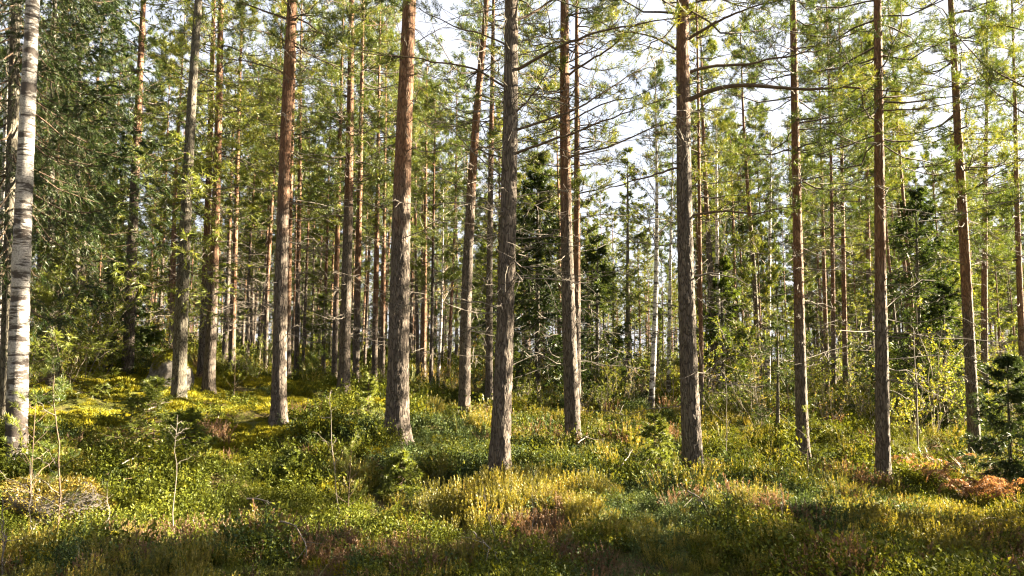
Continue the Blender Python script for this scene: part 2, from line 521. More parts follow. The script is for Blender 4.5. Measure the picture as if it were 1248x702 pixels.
# (pixel x, pixel y of the top of the undergrowth, distance)
CTRL = [(25, 555, 8.0), (156, 447, 19), (218, 486, 15.5), (254, 475, 17), (340, 503, 12.6), (418, 497, 16.3), (484, 530, 12.0),
        (567, 506, 16.6), (607, 577, 10.2), (698, 538, 14.2), (843, 570, 11.4), (977, 547, 15.0), (1075, 592, 12.6), (1187, 562, 15.5),
        (596, 492, 20), (793, 502, 22), (900, 500, 21), (1030, 500, 24), (720, 480, 26), (450, 470, 26), (300, 452, 26), (60, 452, 17),
        (624, 702, 5.0), (100, 702, 5.0), (1150, 702, 5.2), (300, 600, 8.0), (950, 640, 7.4), (1200, 620, 9.5), (480, 620, 7.4),
        (200, 540, 10.5), (1130, 480, 30), (880, 470, 34)]
pts = []
for px, py, d in CTRL:
    p = at(px, py, d)
    pts.append((p[0], p[1], p[2] - 0.16))
pts += [(-20, 30, 2.3), (-40, 55, 2.6), (-15, 55, 1.9), (0, 55, 1.1), (20, 55, 0.7), (45, 55, 0.6), (20, 12, -1.2), (14, 4, -0.6), (-14, 3, 0.7),
        (0, 0, 0.05), (0, -14, 0.0), (20, -14, -0.5), (-20, -14, 0.6), (-60, 110, 3.2), (0, 110, 1.6), (60, 110, 1.0), (-35, 12, 1.6), (42, 20, -0.8)]
pts = np.array(pts)


def _U(r):
    return np.where(r > 1e-6, r * r * np.log(np.maximum(r, 1e-6)), 0)


_n = len(pts)
_K = _U(np.hypot(pts[:, None, 0] - pts[None, :, 0], pts[:, None, 1] - pts[None, :, 1])) + np.eye(_n) * 1.2
_Pm = np.c_[np.ones(_n), pts[:, :2]]
_A = np.block([[_K, _Pm], [_Pm.T, np.zeros((3, 3))]])
_w = np.linalg.solve(_A, np.r_[pts[:, 2], 0, 0, 0])


def ground_z(x, y):
    x = np.asarray(x, float); y = np.asarray(y, float)
    sh = np.broadcast(x, y).shape
    X = np.clip(np.broadcast_to(x, sh).ravel(), -70, 70); Y = np.clip(np.broadcast_to(y, sh).ravel(), -16, 115)
    z = _w[_n] + _w[_n + 1] * X + _w[_n + 2] * Y
    for i in range(_n):
        z = z + _w[i] * _U(np.hypot(X - pts[i, 0], Y - pts[i, 1]))
    xx = np.broadcast_to(x, sh).ravel(); yy = np.broadcast_to(y, sh).ravel()
    h = (vnoise2(xx / 1.5 + 31, yy / 1.5, 5) - 0.5) * 0.54 + (vnoise2(xx / 0.75, yy / 0.75 + 9, 6) - 0.5) * 0.32
    h += (vnoise2(xx / 4.5 + 3, yy / 4.5, 8) - 0.5) * 0.3
    return (z + h).reshape(sh)


def gz(x, y):
    return float(ground_z(np.array([x]), np.array([y]))[0])


def hit(px, py, lift=0.15):
    """the ground point under a pixel"""
    d = ray(px, py)
    t = np.arange(3.5, 90, 0.02)
    z = EYE + d[2] * t
    g = ground_z(d[0] * t, d[1] * t) + lift
    k = np.argmax(z < g) if (z < g).any() else len(t) - 1
    return np.array([d[0] * t[k], d[1] * t[k], g[k] - lift])


def axis(lo, hi, fine_lo, fine_hi, step, grow=1.22):
    a = list(np.arange(fine_lo, fine_hi + 1e-6, step))
    s = step
    while a[-1] < hi:
        s *= grow; a.append(a[-1] + s)
    s = step
    while a[0] > lo:
        s *= grow; a.insert(0, a[0] - s)
    return np.array(a)


xs = axis(-900, 900, -14, 14, 0.16, 1.06)
ys = axis(-200, 1500, 2.5, 24, 0.16, 1.06)
gx, gy = np.meshgrid(xs, ys)
gzz = ground_z(gx, gy)
nyy, nxx = gx.shape
ii = np.arange(nyy * nxx).reshape(nyy, nxx)
gq = np.stack([ii[:-1, :-1], ii[:-1, 1:], ii[1:, 1:], ii[1:, :-1]], -1).reshape(-1, 4)
g = Geo(); g.add(np.stack([gx, gy, gzz], -1), q=gq)
ground = obj('ground', g.build('ground', M_GROUND, True))
tag(ground, kind='structure')


# ------------------------------------------------------------------ trunks, branches, crowns
def trunk_geo(xz, H, r0, sides=10, rows=None, relief=0.0, seed=0, flare=0.45, kind='pine', zmax_fine=8.0, top=0.12):
    """xz(z) -> (x, y) offset of the axis at height z"""
    if rows is None:
        z = np.r_[np.linspace(-0.25, 1.0, 6), np.linspace(1.6, H, max(6, int(H / 1.1)))]
    else:
        z = np.r_[np.arange(-0.25, min(zmax_fine, H), rows), np.linspace(min(zmax_fine, H) + rows, H, 10)]
    a = np.arange(sides) / sides * 2 * math.pi
    zz, aa = np.meshgrid(z, a, indexing='ij')
    t = np.clip(zz / H, 0, 1)
    r = r0 * ((1 - t) ** 0.72 * (1 - top) + top * (1 - t) + 0.02)
    rs = rng_of(seed)
    ph = rs.uniform(0, 6.28, 4)
    fl = np.exp(-np.maximum(zz, 0) / 0.28)
    r = r * (1 + flare * fl * (1 + 0.35 * np.cos(aa * 4 + ph[0]) + 0.25 * np.cos(aa * 6 + ph[1])))
    r = r * (1 + 0.035 * np.cos(aa * 2 + ph[2] + zz * 0.5) + 0.02 * np.cos(aa * 3 + ph[3] - zz))
    ox, oy = xz(zz)
    if relief > 0:
        P = np.stack([np.cos(aa) * r, np.sin(aa) * r, zz], -1)
        if kind == 'birch':
            n = vnoise(P * np.array([7, 7, 22.0]) + seed, 3) - 0.5
            n2 = vnoise(P * np.array([5, 5, 6.0]) + seed, 4) - 0.5
            r = r + relief * (n * 0.7 + n2 * 0.9) * (1 + 2.0 * fl)
        else:
            Q = P * np.array([20.0, 20.0, 5.0]) + seed * 3.1
            Q = Q + (np.stack([vnoise(Q * 0.9, k) for k in (11, 12, 13)], -1) - 0.5) * 0.9
            d1, d2 = cells(Q, seed)
            pl = np.clip((d2 - d1) / 0.45, 0, 1)
            up = np.clip((zz - 3.0) / 3.5, 0, 0.72)
            n = vnoise(P * np.array([60, 60, 25.0]), 7) - 0.5
            r = r + relief * (1 - up) * ((pl - 0.75) * 1.25 + n * 0.35)
    V = np.stack([ox + np.cos(aa) * r, oy + np.sin(aa) * r, zz], -1)
    nr = len(z)
    idx = np.arange(nr * sides).reshape(nr, sides)
    nx = np.roll(idx, -1, 1)
    q = np.stack([idx[:-1], nx[:-1], nx[1:], idx[1:]], -1).reshape(-1, 4)
    g = Geo()
    g.add(V, q=q)
    g.add([[*(np.array(xz(np.array(H + 0.05)))).ravel(), H + 0.05]])
    tri = np.stack([idx[-1], nx[-1], np.full(sides, nr * sides)], -1)
    g.t.append(tri); g.tr.append(np.full(sides, 0.5, np.float32)); g.tm.append(np.zeros(sides))
    return g


def straight(lx=0.0, ly=0.0, bend=0.0, ph=0.0):
    return lambda z: (lx * z + bend * np.sin(z * 0.45 + ph) - bend * math.sin(ph), ly * z + 0 * z)


def sub_branches(P, rng, k, lo, hi, length, ang=(0.6, 1.1), up=0.0, n=4, droop=0.0):
    """side twigs of branches P (B,m,3): returns (B*k,n,3) and the branch index"""
    B, m, _ = P.shape
    s = rng.uniform(lo, hi, (B, k)) * (m - 1)
    i = np.minimum(s.astype(int), m - 2); f = (s - i)[..., None]
    bi = np.arange(B)[:, None]
    base = P[bi, i] * (1 - f) + P[bi, i + 1] * f
    T = nrm(P[bi, i + 1] - P[bi, i])
    side = rand_perp(T, rng)
    side[..., 2] = side[..., 2] * 0.55 + up
    side = nrm(side)
    a = rng.uniform(*ang, (B, k))[..., None]
    D = nrm(T * np.cos(a) + side * np.sin(a))
    Lb = np.linalg.norm(P[:, -1] - P[:, 0], axis=-1)[:, None]
    L = (length * Lb * (1.15 - s / (m - 1)) * rng.uniform(0.5, 1.2, (B, k)))[..., None, None]
    tt = np.linspace(0, 1, n)[None, None, :, None]
    wob = np.cumsum(rng.normal(size=(B, k, n, 3)) * 0.06, axis=2); wob[:, :, 0] = 0
    Q = base[:, :, None] + D[:, :, None] * L * tt + wob * L * 0.8
    Q[..., 2] += (-droop * L * tt ** 2)[..., 0]
    return Q.reshape(B * k, n, 3), s.ravel() / (m - 1)


def branch_paths(rng, z, az, L, el, xz, n=7, sag=0.12, lift=0.22, wob=0.035):
    B = len(z)
    t = np.linspace(0, 1, n)[None, :]
    h = nrm(np.stack([np.cos(az), np.sin(az), np.zeros(B)], -1))
    ox, oy = xz(z)
    base = np.stack([ox, oy, z], -1)
    P = base[:, None] + h[:, None] * (L[:, None] * t * np.cos(el)[:, None])[..., None]
    P[..., 2] += L[:, None] * (t * np.sin(el)[:, None] - sag * 4 * t * (1 - t) * 0.5 + lift * t ** 3)
    w = np.cumsum(rng.normal(size=(B, n, 3)) * wob, axis=1); w -= w[:, :1]
    return P + w * L[:, None, None]


def pine_crown(seed, H, cb, Lmax, r0, xz=None, dens=1.0, needles=8, NL=0.10, NW=0.011, whorl=0.58, dead=14, dead_lo=1.6):
    """returns wood geo, needle geo"""
    rng = rng_of(seed)
    xz = xz or straight()
    wood, leaf = Geo(), Geo()
    zs = []
    z = cb
    while z < H - 0.4:
        for _ in range(int(rng.integers(4, 7))):
            zs.append(z + rng.normal() * 0.07)
        z += whorl * rng.uniform(0.8, 1.3)
    zs = np.array(zs)
    t = np.clip((zs - cb) / (H - cb), 0, 1)
    az = rng.uniform(0, 6.283, len(zs))
    L = Lmax * (1 - t) ** 0.55 * (0.62 + 0.38 * np.sin(np.clip(t * 3.2 + 0.5, 0, 1.57))) * rng.uniform(0.45, 1.15, len(zs)) + 0.25
    el = np.radians(-4 + 46 * t ** 1.6 + rng.normal(size=len(zs)) * 8)
    P = branch_paths(rng, zs, az, L, el, xz)
    rb = np.clip(0.012 + 0.0085 * L, 0.008, 0.05)
    rb = rb * 0.75
    tubes(wood, P, rb[:, None] * np.linspace(1, 0.22, P.shape[1])[None], 4)
    k = max(3, int(11 * dens))
    Q, s = sub_branches(P, rng, k, 0.30, 1.0, 0.44, up=0.12)
    tubes(wood, Q, np.repeat(rb, k)[:, None] * np.linspace(0.36, 0.12, Q.shape[1])[None], 3)
    # shoots along the side twigs and at the branch ends
    nt = max(4, int(7.5 * dens))
    u = rng.uniform(0.25, 1.0, (len(Q), nt)) * (Q.shape[1] - 1)
    i = np.minimum(u.astype(int), Q.shape[1] - 2); f = (u - i)[..., None]
    bi = np.arange(len(Q))[:, None]
    base = Q[bi, i] * (1 - f) + Q[bi, i + 1] * f
    T = nrm(Q[bi, i + 1] - Q[bi, i])
    D = nrm(T * 0.6 + rng.normal(size=T.shape) * 0.45 + np.array([0, 0, 0.35]))
    tone = np.repeat(rng.uniform(0, 1, len(P)), k * nt) * 0.45 + rng.uniform(0, 0.55, len(Q) * nt)
    base = base.reshape(-1, 3); D = D.reshape(-1, 3)
    tufts(leaf, base, D, 0.13, NL, NW, needles, rng, tone)
    tufts(leaf, P[:, -1], nrm(P[:, -1] - P[:, -2]), 0.2, NL, NW, needles + 4, rng, rng.uniform(0.2, 0.9, len(P)))
    # dense brushes at the ends of the side twigs
    E = Q[:, -1]; ED = nrm(Q[:, -1] - Q[:, -2])
    for q_ in range(2):
        tufts(leaf, E - ED * 0.10 + rng.normal(size=E.shape) * 0.04, nrm(ED + rng.normal(size=E.shape) * 0.35 + np.array([0, 0, 0.3])), 0.16, NL, NW, needles + 5, rng, rng.uniform(0, 0.95, len(E)))
    dw = Geo()
    if dead:
        dead = int(dead * 2.1)
        dz = rng.uniform(dead_lo, max(cb, dead_lo + 1), dead)
        DP = branch_paths(rng, dz, rng.uniform(0, 6.283, dead), rng.uniform(0.4, 2.3, dead) * Lmax / 2.0, np.radians(rng.uniform(-12, 18, dead)), xz, 6, sag=0.05, lift=-0.12, wob=0.05)
        tubes(dw, DP, np.full(dead, 0.0095)[:, None] * np.linspace(1, 0.3, 6)[None], 4)
        DQ, _ = sub_branches(DP, rng, 8, 0.2, 0.97, 0.36, n=4)
        tubes(dw, DQ, np.full(len(DQ), 0.0055)[:, None] * np.linspace(1, 0.4, 4)[None], 3)
    return wood, leaf, dw


def spruce_crown(seed, H, cb, Lmax, xz=None, dens=1.0, whorl=0.34, per=6, NL=0.055, NW=0.012, droop=0.35, sparse=0.0, full=1.0, tip_bias=0.9, prof=0.85):
    rng = rng_of(seed)
    xz = xz or straight()
    wood, leaf = Geo(), Geo()
    zs = []
    z = cb
    while z < H - 0.12:
        for _ in range(int(rng.integers(per - 2, per + 1))):
            if rng.random() > sparse:
                zs.append(z + rng.normal() * whorl * 0.25)
        z += whorl * rng.uniform(0.8, 1.2)
    zs = np.minimum(np.array(zs), H - 0.05)
    t = np.clip((zs - cb) / (H - cb), 0, 1)
    L = Lmax * ((1 - t) ** prof) * rng.uniform(0.65, 1.1, len(zs)) + 0.06 * Lmax
    el = np.radians(-14 + 45 * t ** 1.5 + rng.normal(size=len(zs)) * 6)
    P = branch_paths(rng, zs, rng.uniform(0, 6.283, len(zs)), L, el, xz, 8, sag=droop * 0.5, lift=0.16, wob=0.012)
    tubes(wood, P, np.clip(0.004 + 0.0045 * L, 0.003, 0.02)[:, None] * np.linspace(1, 0.2, 8)[None], 4)
    k = max(5, int(14 * dens))
    Q, s = sub_branches(P, rng, k, 0.12, 1.0, 0.36, ang=(0.7, 1.15), up=-0.1, droop=droop * 0.8)
    Q[..., 2] = Q[..., 2]
    tubes(wood, Q, np.full((len(Q), 1), 0.0028) * np.linspace(1, 0.5, 4)[None], 3)
    allp = [(P, max(8, int(20 * dens * full))), (Q, max(7, int(17 * dens * full)))]
    for A, nb in allp:
        u = rng.uniform(0.08 if A is Q else 0.3, 1.0, (len(A), nb)) * (A.shape[1] - 1)
        i = np.minimum(u.astype(int), A.shape[1] - 2); f = (u - i)[..., None]
        bi = np.arange(len(A))[:, None]
        base = A[bi, i] * (1 - f) + A[bi, i + 1] * f
        T = nrm(A[bi, i + 1] - A[bi, i])
        sd = rand_perp(T, rng); sd[..., 2] = sd[..., 2] * 0.5 - 0.12
        D = nrm(T * 0.75 + sd * 0.8)
        ln = NL * rng.uniform(0.9, 2.6, len(A) * nb)
        tone = np.clip(np.repeat(rng.uniform(0, 0.6, len(A)), nb) + 0.4 * (u.ravel() / (A.shape[1] - 1)) * tip_bias * rng.uniform(0.5, 1, len(A) * nb), 0, 1)  # paler towards the tips: young growth, and sunlit sprays put into the colour
        blades(leaf, base.reshape(-1, 3), D.reshape(-1, 3), ln, np.full(len(ln), NW) * rng.uniform(0.8, 1.4, len(ln)), rng, tone)
    return wood, leaf


def shrub_geo(seed, H, W, stems=6, leaf_n=260, LL=0.05, upright=0.8, bare=0.0):
    rng = rng_of(seed)
    wood, leaf = Geo(), Geo()
    az = rng.uniform(0, 6.283, stems)
    L = H * rng.uniform(0.6, 1.1, stems)
    el = np.radians(rng.uniform(58, 88, stems))
    z0 = np.zeros(stems) - 0.05
    P = branch_paths(rng, z0, az, L, el, straight(), 7, sag=0.0, lift=0.05, wob=0.03)
    r = 0.004 + 0.0035 * H
    tubes(wood, P, r * np.linspace(1, 0.25, 7)[None] * np.ones((stems, 1)), 4)
    Q, _ = sub_branches(P, rng, 9, 0.2, 1.0, 0.42 * W, ang=(0.5, 1.1), up=0.35)
    tubes(wood, Q, r * 0.4 * np.linspace(1, 0.4, 4)[None] * np.ones((len(Q), 1)), 3)
    R, _ = sub_branches(Q, rng, 3, 0.3, 1.0, 0.45, ang=(0.5, 1.0), up=0.2, n=3)
    tubes(wood, R, r * 0.22 * np.linspace(1, 0.5, 3)[None] * np.ones((len(R), 1)), 3)
    for A, frac in ((Q, 0.5), (R, 0.5)):
        n = int(leaf_n * frac)
        if n < 1:
            continue
        b = rng.integers(0, len(A), n)
        f = rng.uniform(0.2, 1.0, n)[:, None]
        m = A.shape[1] - 1
        base = A[b, 0] * (1 - f) + A[b, m] * f
        D = nrm(rng.normal(size=(n, 3)) + np.array([0, 0, 0.1]))
        l = LL * rng.uniform(0.6, 1.3, n)
        leaves(leaf, base, D, l, l * 0.7, rng, np.clip(rng.beta(2, 2.5, n) + 0.1 * rng.normal(size=n), 0, 1), up=1.0)
    return wood, leaf


# ------------------------------------------------------------------ the trees one can pick out
TREES = []          # (root, pixel x at eye level, depth)


class Tree:
    pass


def place_axis(depth, px_pts):
    """base and axis from pixel points (lowest first) at one distance"""
    W = [at(x, y, depth) for x, y in px_pts]
    bx = W[0][0]
    base = np.array([bx, depth, gz(bx, depth) - 0.03])
    zs = np.array([w[2] - base[2] for w in W]); xs_ = np.array([w[0] - bx for w in W])
    zs[0] = 0.0
    deg = 1 if len(W) == 2 else 2
    c = np.polyfit(zs, xs_, deg, w=np.r_[3, np.ones(len(W) - 1)])
    c[-1] = 0
    zt = zs[-1]

    def xz(z):
        z = np.asarray(z, float)
        zc = np.clip(z, -0.3, zt)
        v = np.polyval(c, zc)
        slope = np.polyval(np.polyder(c), zt)
        return v + slope * np.maximum(z - zt, 0) * 0.7, 0 * z
    return base, xz


def key_pine(name, depth, px_pts, wpx, H, cb, seed, label, group=None, orange=4.0, Lmax=2.4, sides=40, rows=0.05, relief=0.012, dens=1.0, dead=16, dead_lo=1.6, mat=None, kind='pine', crown=True, NL=0.09, NW=0.011, flare=0.42, cat='tree'):
    base, xz = place_axis(depth, px_pts)
    root = empty(name, base)
    r0 = wpx / F_PX * depth * 0.47
    tg = trunk_geo(xz, H, r0, sides, rows, relief, seed, flare, kind)
    tr = obj('trunk', tg.build('trunk', mat or M_BARK, True), root)
    tr['orange_height'] = float(orange)
    if crown:
        w, l, dw = pine_crown(seed, H, cb, Lmax * 0.8, r0, xz, dens=dens * 0.8, NL=NL, NW=NW, dead=dead, dead_lo=dead_lo)
        br = obj('branches', w.build('branches', M_BARK, True), root); br['orange_height'] = 12.0
        obj('crown', l.build('crown', M_PINE), root)
        if dead:
            obj('dead_branches', dw.build('dead_branches', M_DEAD), root)['kind'] = 'stuff'
    tag(root, label, cat, group)
    t = Tree(); t.root, t.base, t.xz, t.depth, t.r0, t.H = root, base, xz, depth, r0, H
    return t


def limb(tree, px_pts, r0, d_out=0.0, live=0.5, seed=1, twigs=9, dead=False, needles=9, tw=0.30):
    """one long branch through pixel points; d_out: how far its end reaches towards (-) or away (+)"""
    rng = rng_of(seed + 500)
    n0 = len(px_pts)
    pts_ = [at(x, y, tree.depth + d_out * (i / (n0 - 1)) ** 1.2) - tree.base for i, (x, y) in enumerate(px_pts)]
    pts_ = np.array(pts_)
    ox, _ = tree.xz(np.array(pts_[0][2]))
    pts_[0] = (float(ox) * 0.6 + pts_[0][0] * 0.4, 0, pts_[0][2])
    # resample smoothly
    s = np.r_[0, np.cumsum(np.linalg.norm(np.diff(pts_, axis=0), axis=1))]
    m = 18
    u = np.linspace(0, s[-1], m)
    P = np.stack([np.interp(u, s, pts_[:, k]) for k in range(3)], -1)
    for _ in range(2):
        P[1:-1] = (P[:-2] + 2 * P[1:-1] + P[2:]) / 4
    w = np.cumsum(rng.normal(size=(m, 3)) * 0.012, axis=0)
    w -= np.linspace(0, 1, m)[:, None] * w[-1]
    P = (P + w * min(1.0, s[-1] / 2))[None]
    wood, leaf = Geo(), Geo()
    r0 = r0 * 0.9
    tubes(wood, P, (r0 * np.linspace(1, 0.16, m) ** 0.9)[None], 7)
    Q, qs = sub_branches(P, rng, twigs, 0.18, 1.0, tw, ang=(0.45, 1.15), up=0.05, n=6)
    tubes(wood, Q, np.full((len(Q), 1), min(0.008, r0 * 0.35)) * np.linspace(1, 0.3, 6)[None], 4)
    R, _ = sub_branches(Q, rng, 6, 0.2, 1.0, 0.42, ang=(0.5, 1.1), n=4)
    tubes(wood, R, np.full((len(R), 1), 0.0032) * np.linspace(1, 0.4, 4)[None], 3)
    b = obj('branch', wood.build('branch', M_DEAD if dead else M_TWIG, True), tree.root)
    if live > 0:
        parent_s = np.repeat(qs, 6)
        keep = parent_s > (1 - live)
        E = R[keep]
        if len(E):
            base, D = [], []
            for f in (0.45, 0.75, 1.0):
                base.append(E[:, 0] * (1 - f) + E[:, -1] * f)
                D.append(nrm(nrm(E[:, -1] - E[:, 0]) + rng.normal(size=(len(E), 3)) * 0.45 + np.array([0, 0, 0.25])))
            base = np.concatenate(base); D = np.concatenate(D)
            tufts(leaf, base, D, 0.12, 0.075, 0.007, needles, rng, rng.uniform(0, 1, len(base)))
            obj('needles', leaf.build('needles', M_PINE), b)
    return b


K = {}
# the white birch on the left
def birch(name, depth, px_pts, wpx, H, seed, label, group=None, fine=True, leafn=1500, cb=6.0):
    base, xz = place_axis(depth, px_pts)
    root = empty(name, base)
    r0 = wpx / F_PX * depth * 0.5
    tg = trunk_geo(xz, H, r0, 40 if fine else 10, 0.05 if fine else None, 0.012 if fine else 0.0, seed, 0.3, 'birch')
    obj('trunk', tg.build('trunk', M_BIRCH if fine else M_BIRCH_YOUNG, True), root)
    rng = rng_of(seed)
    nb = 26
    zs = rng.uniform(cb, H - 0.5, nb)
    L = 0.25 * (H - zs) + 0.5
    P = branch_paths(rng, zs, rng.uniform(0, 6.283, nb), L, np.radians(rng.uniform(30, 60, nb)), xz, 7, sag=0.0, lift=-0.15)
    wood, leaf = Geo(), Geo()
    tubes(wood, P, (0.006 + 0.006 * L)[:, None] * np.linspace(1, 0.2, 7)[None], 4)
    Q, _ = sub_branches(P, rng, 9, 0.25, 1.0, 0.36, ang=(0.4, 0.9), droop=0.3)
    tubes(wood, Q, np.full((len(Q), 1), 0.004) * np.linspace(1, 0.4, 4)[None], 3)
    obj('branches', wood.build('branches', M_STEM), root)
    if leafn:
        b = rng.integers(0, len(Q), leafn); f = rng.uniform(0.2, 1, leafn)[:, None]
        lp = Q[b, 0] * (1 - f) + Q[b, -1] * f
        l = rng.uniform(0.035, 0.06, leafn)
        leaves(leaf, lp, nrm(rng.normal(size=(leafn, 3))), l, l * 0.75, rng, rng.beta(2.5, 1.8, leafn))
        obj('crown', leaf.build('crown', M_LEAF), root)
    tag(root, label, 'tree', group)
    t = Tree(); t.root, t.base, t.xz, t.depth, t.r0, t.H = root, base, xz, depth, r0, H
    return t


GP = 'pines standing in the near part of the wood'
K['birch'] = birch('birch_tree', 8.0, [(20, 558), (27, 300), (40, 0)], 21.5, 15, 3, 'thick white birch with black-scarred bark rising at the left edge', leafn=2500, cb=7.5)
K['grey'] = key_pine('pine_tree', 19.0, [(156, 447), (164, 230), (175, 0)], 13.5, 17, 5.6, 11, 'smooth grey pine on the sunny left slope behind the mossy boulder', GP, 6.0, 2.6, 20, 0.08, 0.006, dead=10)
K['orange'] = key_pine('pine_tree', 12.6, [(340, 503), (346, 230), (356, 0)], 19, 17, 7.2, 12, 'pine turning bright orange above mid height, twig-ringed, left of the thick russet pine', GP, 4.0, 2.5, 44, 0.045, 0.010)
K['russet'] = key_pine('pine_tree', 12.0, [(484, 530), (490, 240), (499, 0)], 28, 18, 8.4, 13, 'thickest pine with grey foot and reddish upper bark, left of the leaning grey pine', GP, 4.4, 2.7, 56, 0.04, 0.014, dead=8, dead_lo=3.5)
K['leaning'] = key_pine('pine_tree', 16.6, [(566, 507), (574, 240), (591, 30)], 15.5, 17, 7.0, 14, 'grey pine leaning right, between the thick russet pine and the many-branched pine', GP, 5.6, 2.6, 30, 0.06, 0.009)
K['branchy'] = key_pine('pine_tree', 10.2, [(607, 578), (619, 290), (623, 0)], 26, 17, 7.8, 15, 'many-branched grey pine at the centre with dark limbs reaching out both sides', GP, 7.5, 2.6, 56, 0.035, 0.014, dead=22, dead_lo=2.4)
K['twin'] = key_pine('pine_tree', 14.2, [(699, 538), (691, 300), (688, 0)], 20, 17, 7.0, 16, 'front one of the twin pines standing close together right of the centre', GP, 5.0, 2.7, 36, 0.05, 0.011, dead=18)
K['twinback'] = key_pine('pine_tree', 18.0, [(703, 505), (703, 240), (703, 0)], 11, 17, 6.5, 17, 'thinner rear one of the twin pines, half hidden behind the front one', GP, 3.8, 2.6, 22, 0.08, 0.008)
K['limbed'] = key_pine('pine_tree', 11.4, [(845, 570), (834, 240), (832, 0)], 25, 18, 8.2, 18, 'long-limbed pine whose crooked branches stretch far right, bright along its right edge', GP, 6.2, 2.7, 56, 0.035, 0.014, dead=12)
K['knotty'] = key_pine('pine_tree', 15.0, [(978, 547), (971, 240), (967, 30)], 15.5, 17, 6.2, 19, 'knotty dark red pine right of the long-limbed pine, young pine at its foot', GP, 3.2, 2.7, 30, 0.06, 0.009, dead=16)
K['straight'] = key_pine('pine_tree', 12.6, [(1076, 592), (1072, 230), (1070, 30)], 17, 17, 6.6, 20, 'straight slender pine with sunlit right edge, left of the orange bracken', GP, 3.6, 2.6, 36, 0.05, 0.010, dead=12)
K['tilted'] = key_pine('pine_tree', 15.5, [(1189, 562), (1172, 240), (1161, 40)], 14.5, 17, 6.0, 21, 'dark pine tilted to the left beside the low dark spruce at the right', GP, 3.4, 2.7, 30, 0.06, 0.009, dead=14)
# slimmer ones a little further in
SLIM = [
    (17.0, [(254, 475), (264, 230), (268, 60)], 14, 5.0, 'brown pine just right of the mossy spruce trunk', 3.0),
    (20.0, [(245, 467), (254, 230), (259, 60)], 10, 5.4, 'thinner pine half behind the brown pine right of the mossy spruce trunk', 3.2),
    (25.0, [(282, 455), (286, 320), (290, 170)], 8, 6.0, 'slim pink-barked pine midway between mossy spruce trunk and orange-topped pine', 1.4),
    (22.0, [(350, 474), (354, 230), (358, 90)], 9, 6.0, 'orange slim pine close behind the orange-topped pine on its right', 2.0),
    (24.0, [(361, 460), (364, 300), (366, 120)], 7, 6.0, 'second slim grey pine behind the orange-topped pine', 4.0),
    (18.5, [(418, 497), (425, 230), (428, 40)], 15, 6.0, 'lichen-grey pine with bare snags left of the thick russet pine', 5.5),
    (22.0, [(407, 478), (411, 300), (416, 100)], 8, 6.0, 'pale lit slim pine touching the lichen-grey pine on its left', 3.0),
    (21.0, [(433, 480), (437, 300), (441, 90)], 9, 5.6, 'brown pine immediately right of the lichen-grey pine', 3.0),
    (24.0, [(456, 470), (459, 300), (462, 100)], 8, 6.0, 'slim pine midway between lichen-grey pine and thick russet pine', 2.6),
    (27.0, [(466, 468), (468, 300), (470, 120)], 6, 6.0, 'slimmest pine close left of the thick russet pine', 2.4),
    (29.0, [(516, 470), (518, 300), (520, 120)], 7, 6.0, 'thin reddish pine between the thick russet pine and the leaning grey pine', 1.5),
    (20.0, [(596, 492), (597, 300), (600, 100)], 10, 5.5, 'shaded pine with pale dead snags close left of the many-branched pine', 7.0),
    (24.0, [(1198, 478), (1200, 300), (1203, 120)], 9, 6.0, 'brown pine just right of the tilted pine', 3.0),
    (21.0, [(1247, 480), (1241, 300), (1237, 120)], 9, 5.4, 'dark red pine cut by the right edge of the wood', 2.4),
    (20.0, [(855, 500), (853, 300), (851, 120)], 6, 6.0, 'very thin pine just right of the long-limbed pine', 1.6),
    (24.0, [(1032, 520), (1028, 320), (1025, 120)], 7, 6.0, 'lit thin pine midway between knotty red pine and straight slender pine', 2.2),
    (27.0, [(1010, 512), (1004, 320), (1000, 150)], 6, 6.0, 'thin dark pine a little right of the knotty red pine', 2.6),
    (23.0, [(1017, 520), (1015, 340), (1012, 160)], 6, 6.0, 'thin twiggy pine left of the lit thin pine near the knotty one', 3.0),
]
for i, (d, pp, w, cb, lab, oh) in enumerate(SLIM):
    K['slim%d' % i] = key_pine('pine_tree', d, pp, w, 15.5 + (i * 37 % 10) * 0.25, cb, 40 + i, lab, 'slim pines in the middle distance', oh, 2.2, 14, None, 0.0, dens=0.95, dead=14, NL=0.09, NW=0.0125, flare=0.3)

# long branches that cross the picture
L_ = limb
T = K['branchy']
L_(T, [(627, 28), (650, 14), (680, -2), (720, -22)], 0.030, 0.6, 0.5, 1)
L_(T, [(631, 86), (659, 70), (694, 51), (738, 38), (796, 29), (840, 20)], 0.030, -1.0, 0.6, 2, 13)
L_(T, [(628, 141), (646, 120), (659, 99), (673, 78), (682, 50)], 0.018, -0.5, 0.3, 3, 7)
L_(T, [(627, 162), (673, 147), (711, 133), (748, 109), (782, 85), (810, 62)], 0.024, 1.0, 0.5, 4, 12)
L_(T, [(627, 189), (673, 171), (728, 152), (779, 132), (815, 116)], 0.026, -0.8, 0.4, 5, 12)
L_(T, [(614, 109), (591, 91), (553, 82), (509, 73), (454, 65), (410, 55)], 0.020, -0.9, 0.4, 6, 13)
L_(T, [(614, 58), (567, 38), (522, 17), (490, -2)], 0.017, 0.5, 0.5, 7, 9)
L_(T, [(612, 220), (581, 190), (557, 164), (536, 140), (515, 112)], 0.014, -0.4, 0.0, 8, 10, True)
L_(T, [(625, 240), (655, 236), (683, 232), (715, 228)], 0.011, 0.6, 0.0, 9, 9, True)
L_(T, [(624, 291), (650, 289), (680, 287), (705, 292)], 0.011, -0.3, 0.0, 10, 9, True)
L_(T, [(622, 339), (655, 340), (683, 341), (711, 346), (728, 360)], 0.014, -0.7, 0.0, 11, 12, True, tw=0.42)
L_(T, [(612, 300), (600, 285), (590, 262), (598, 240)], 0.010, -0.4, 0.0, 12, 8, True, tw=0.42)
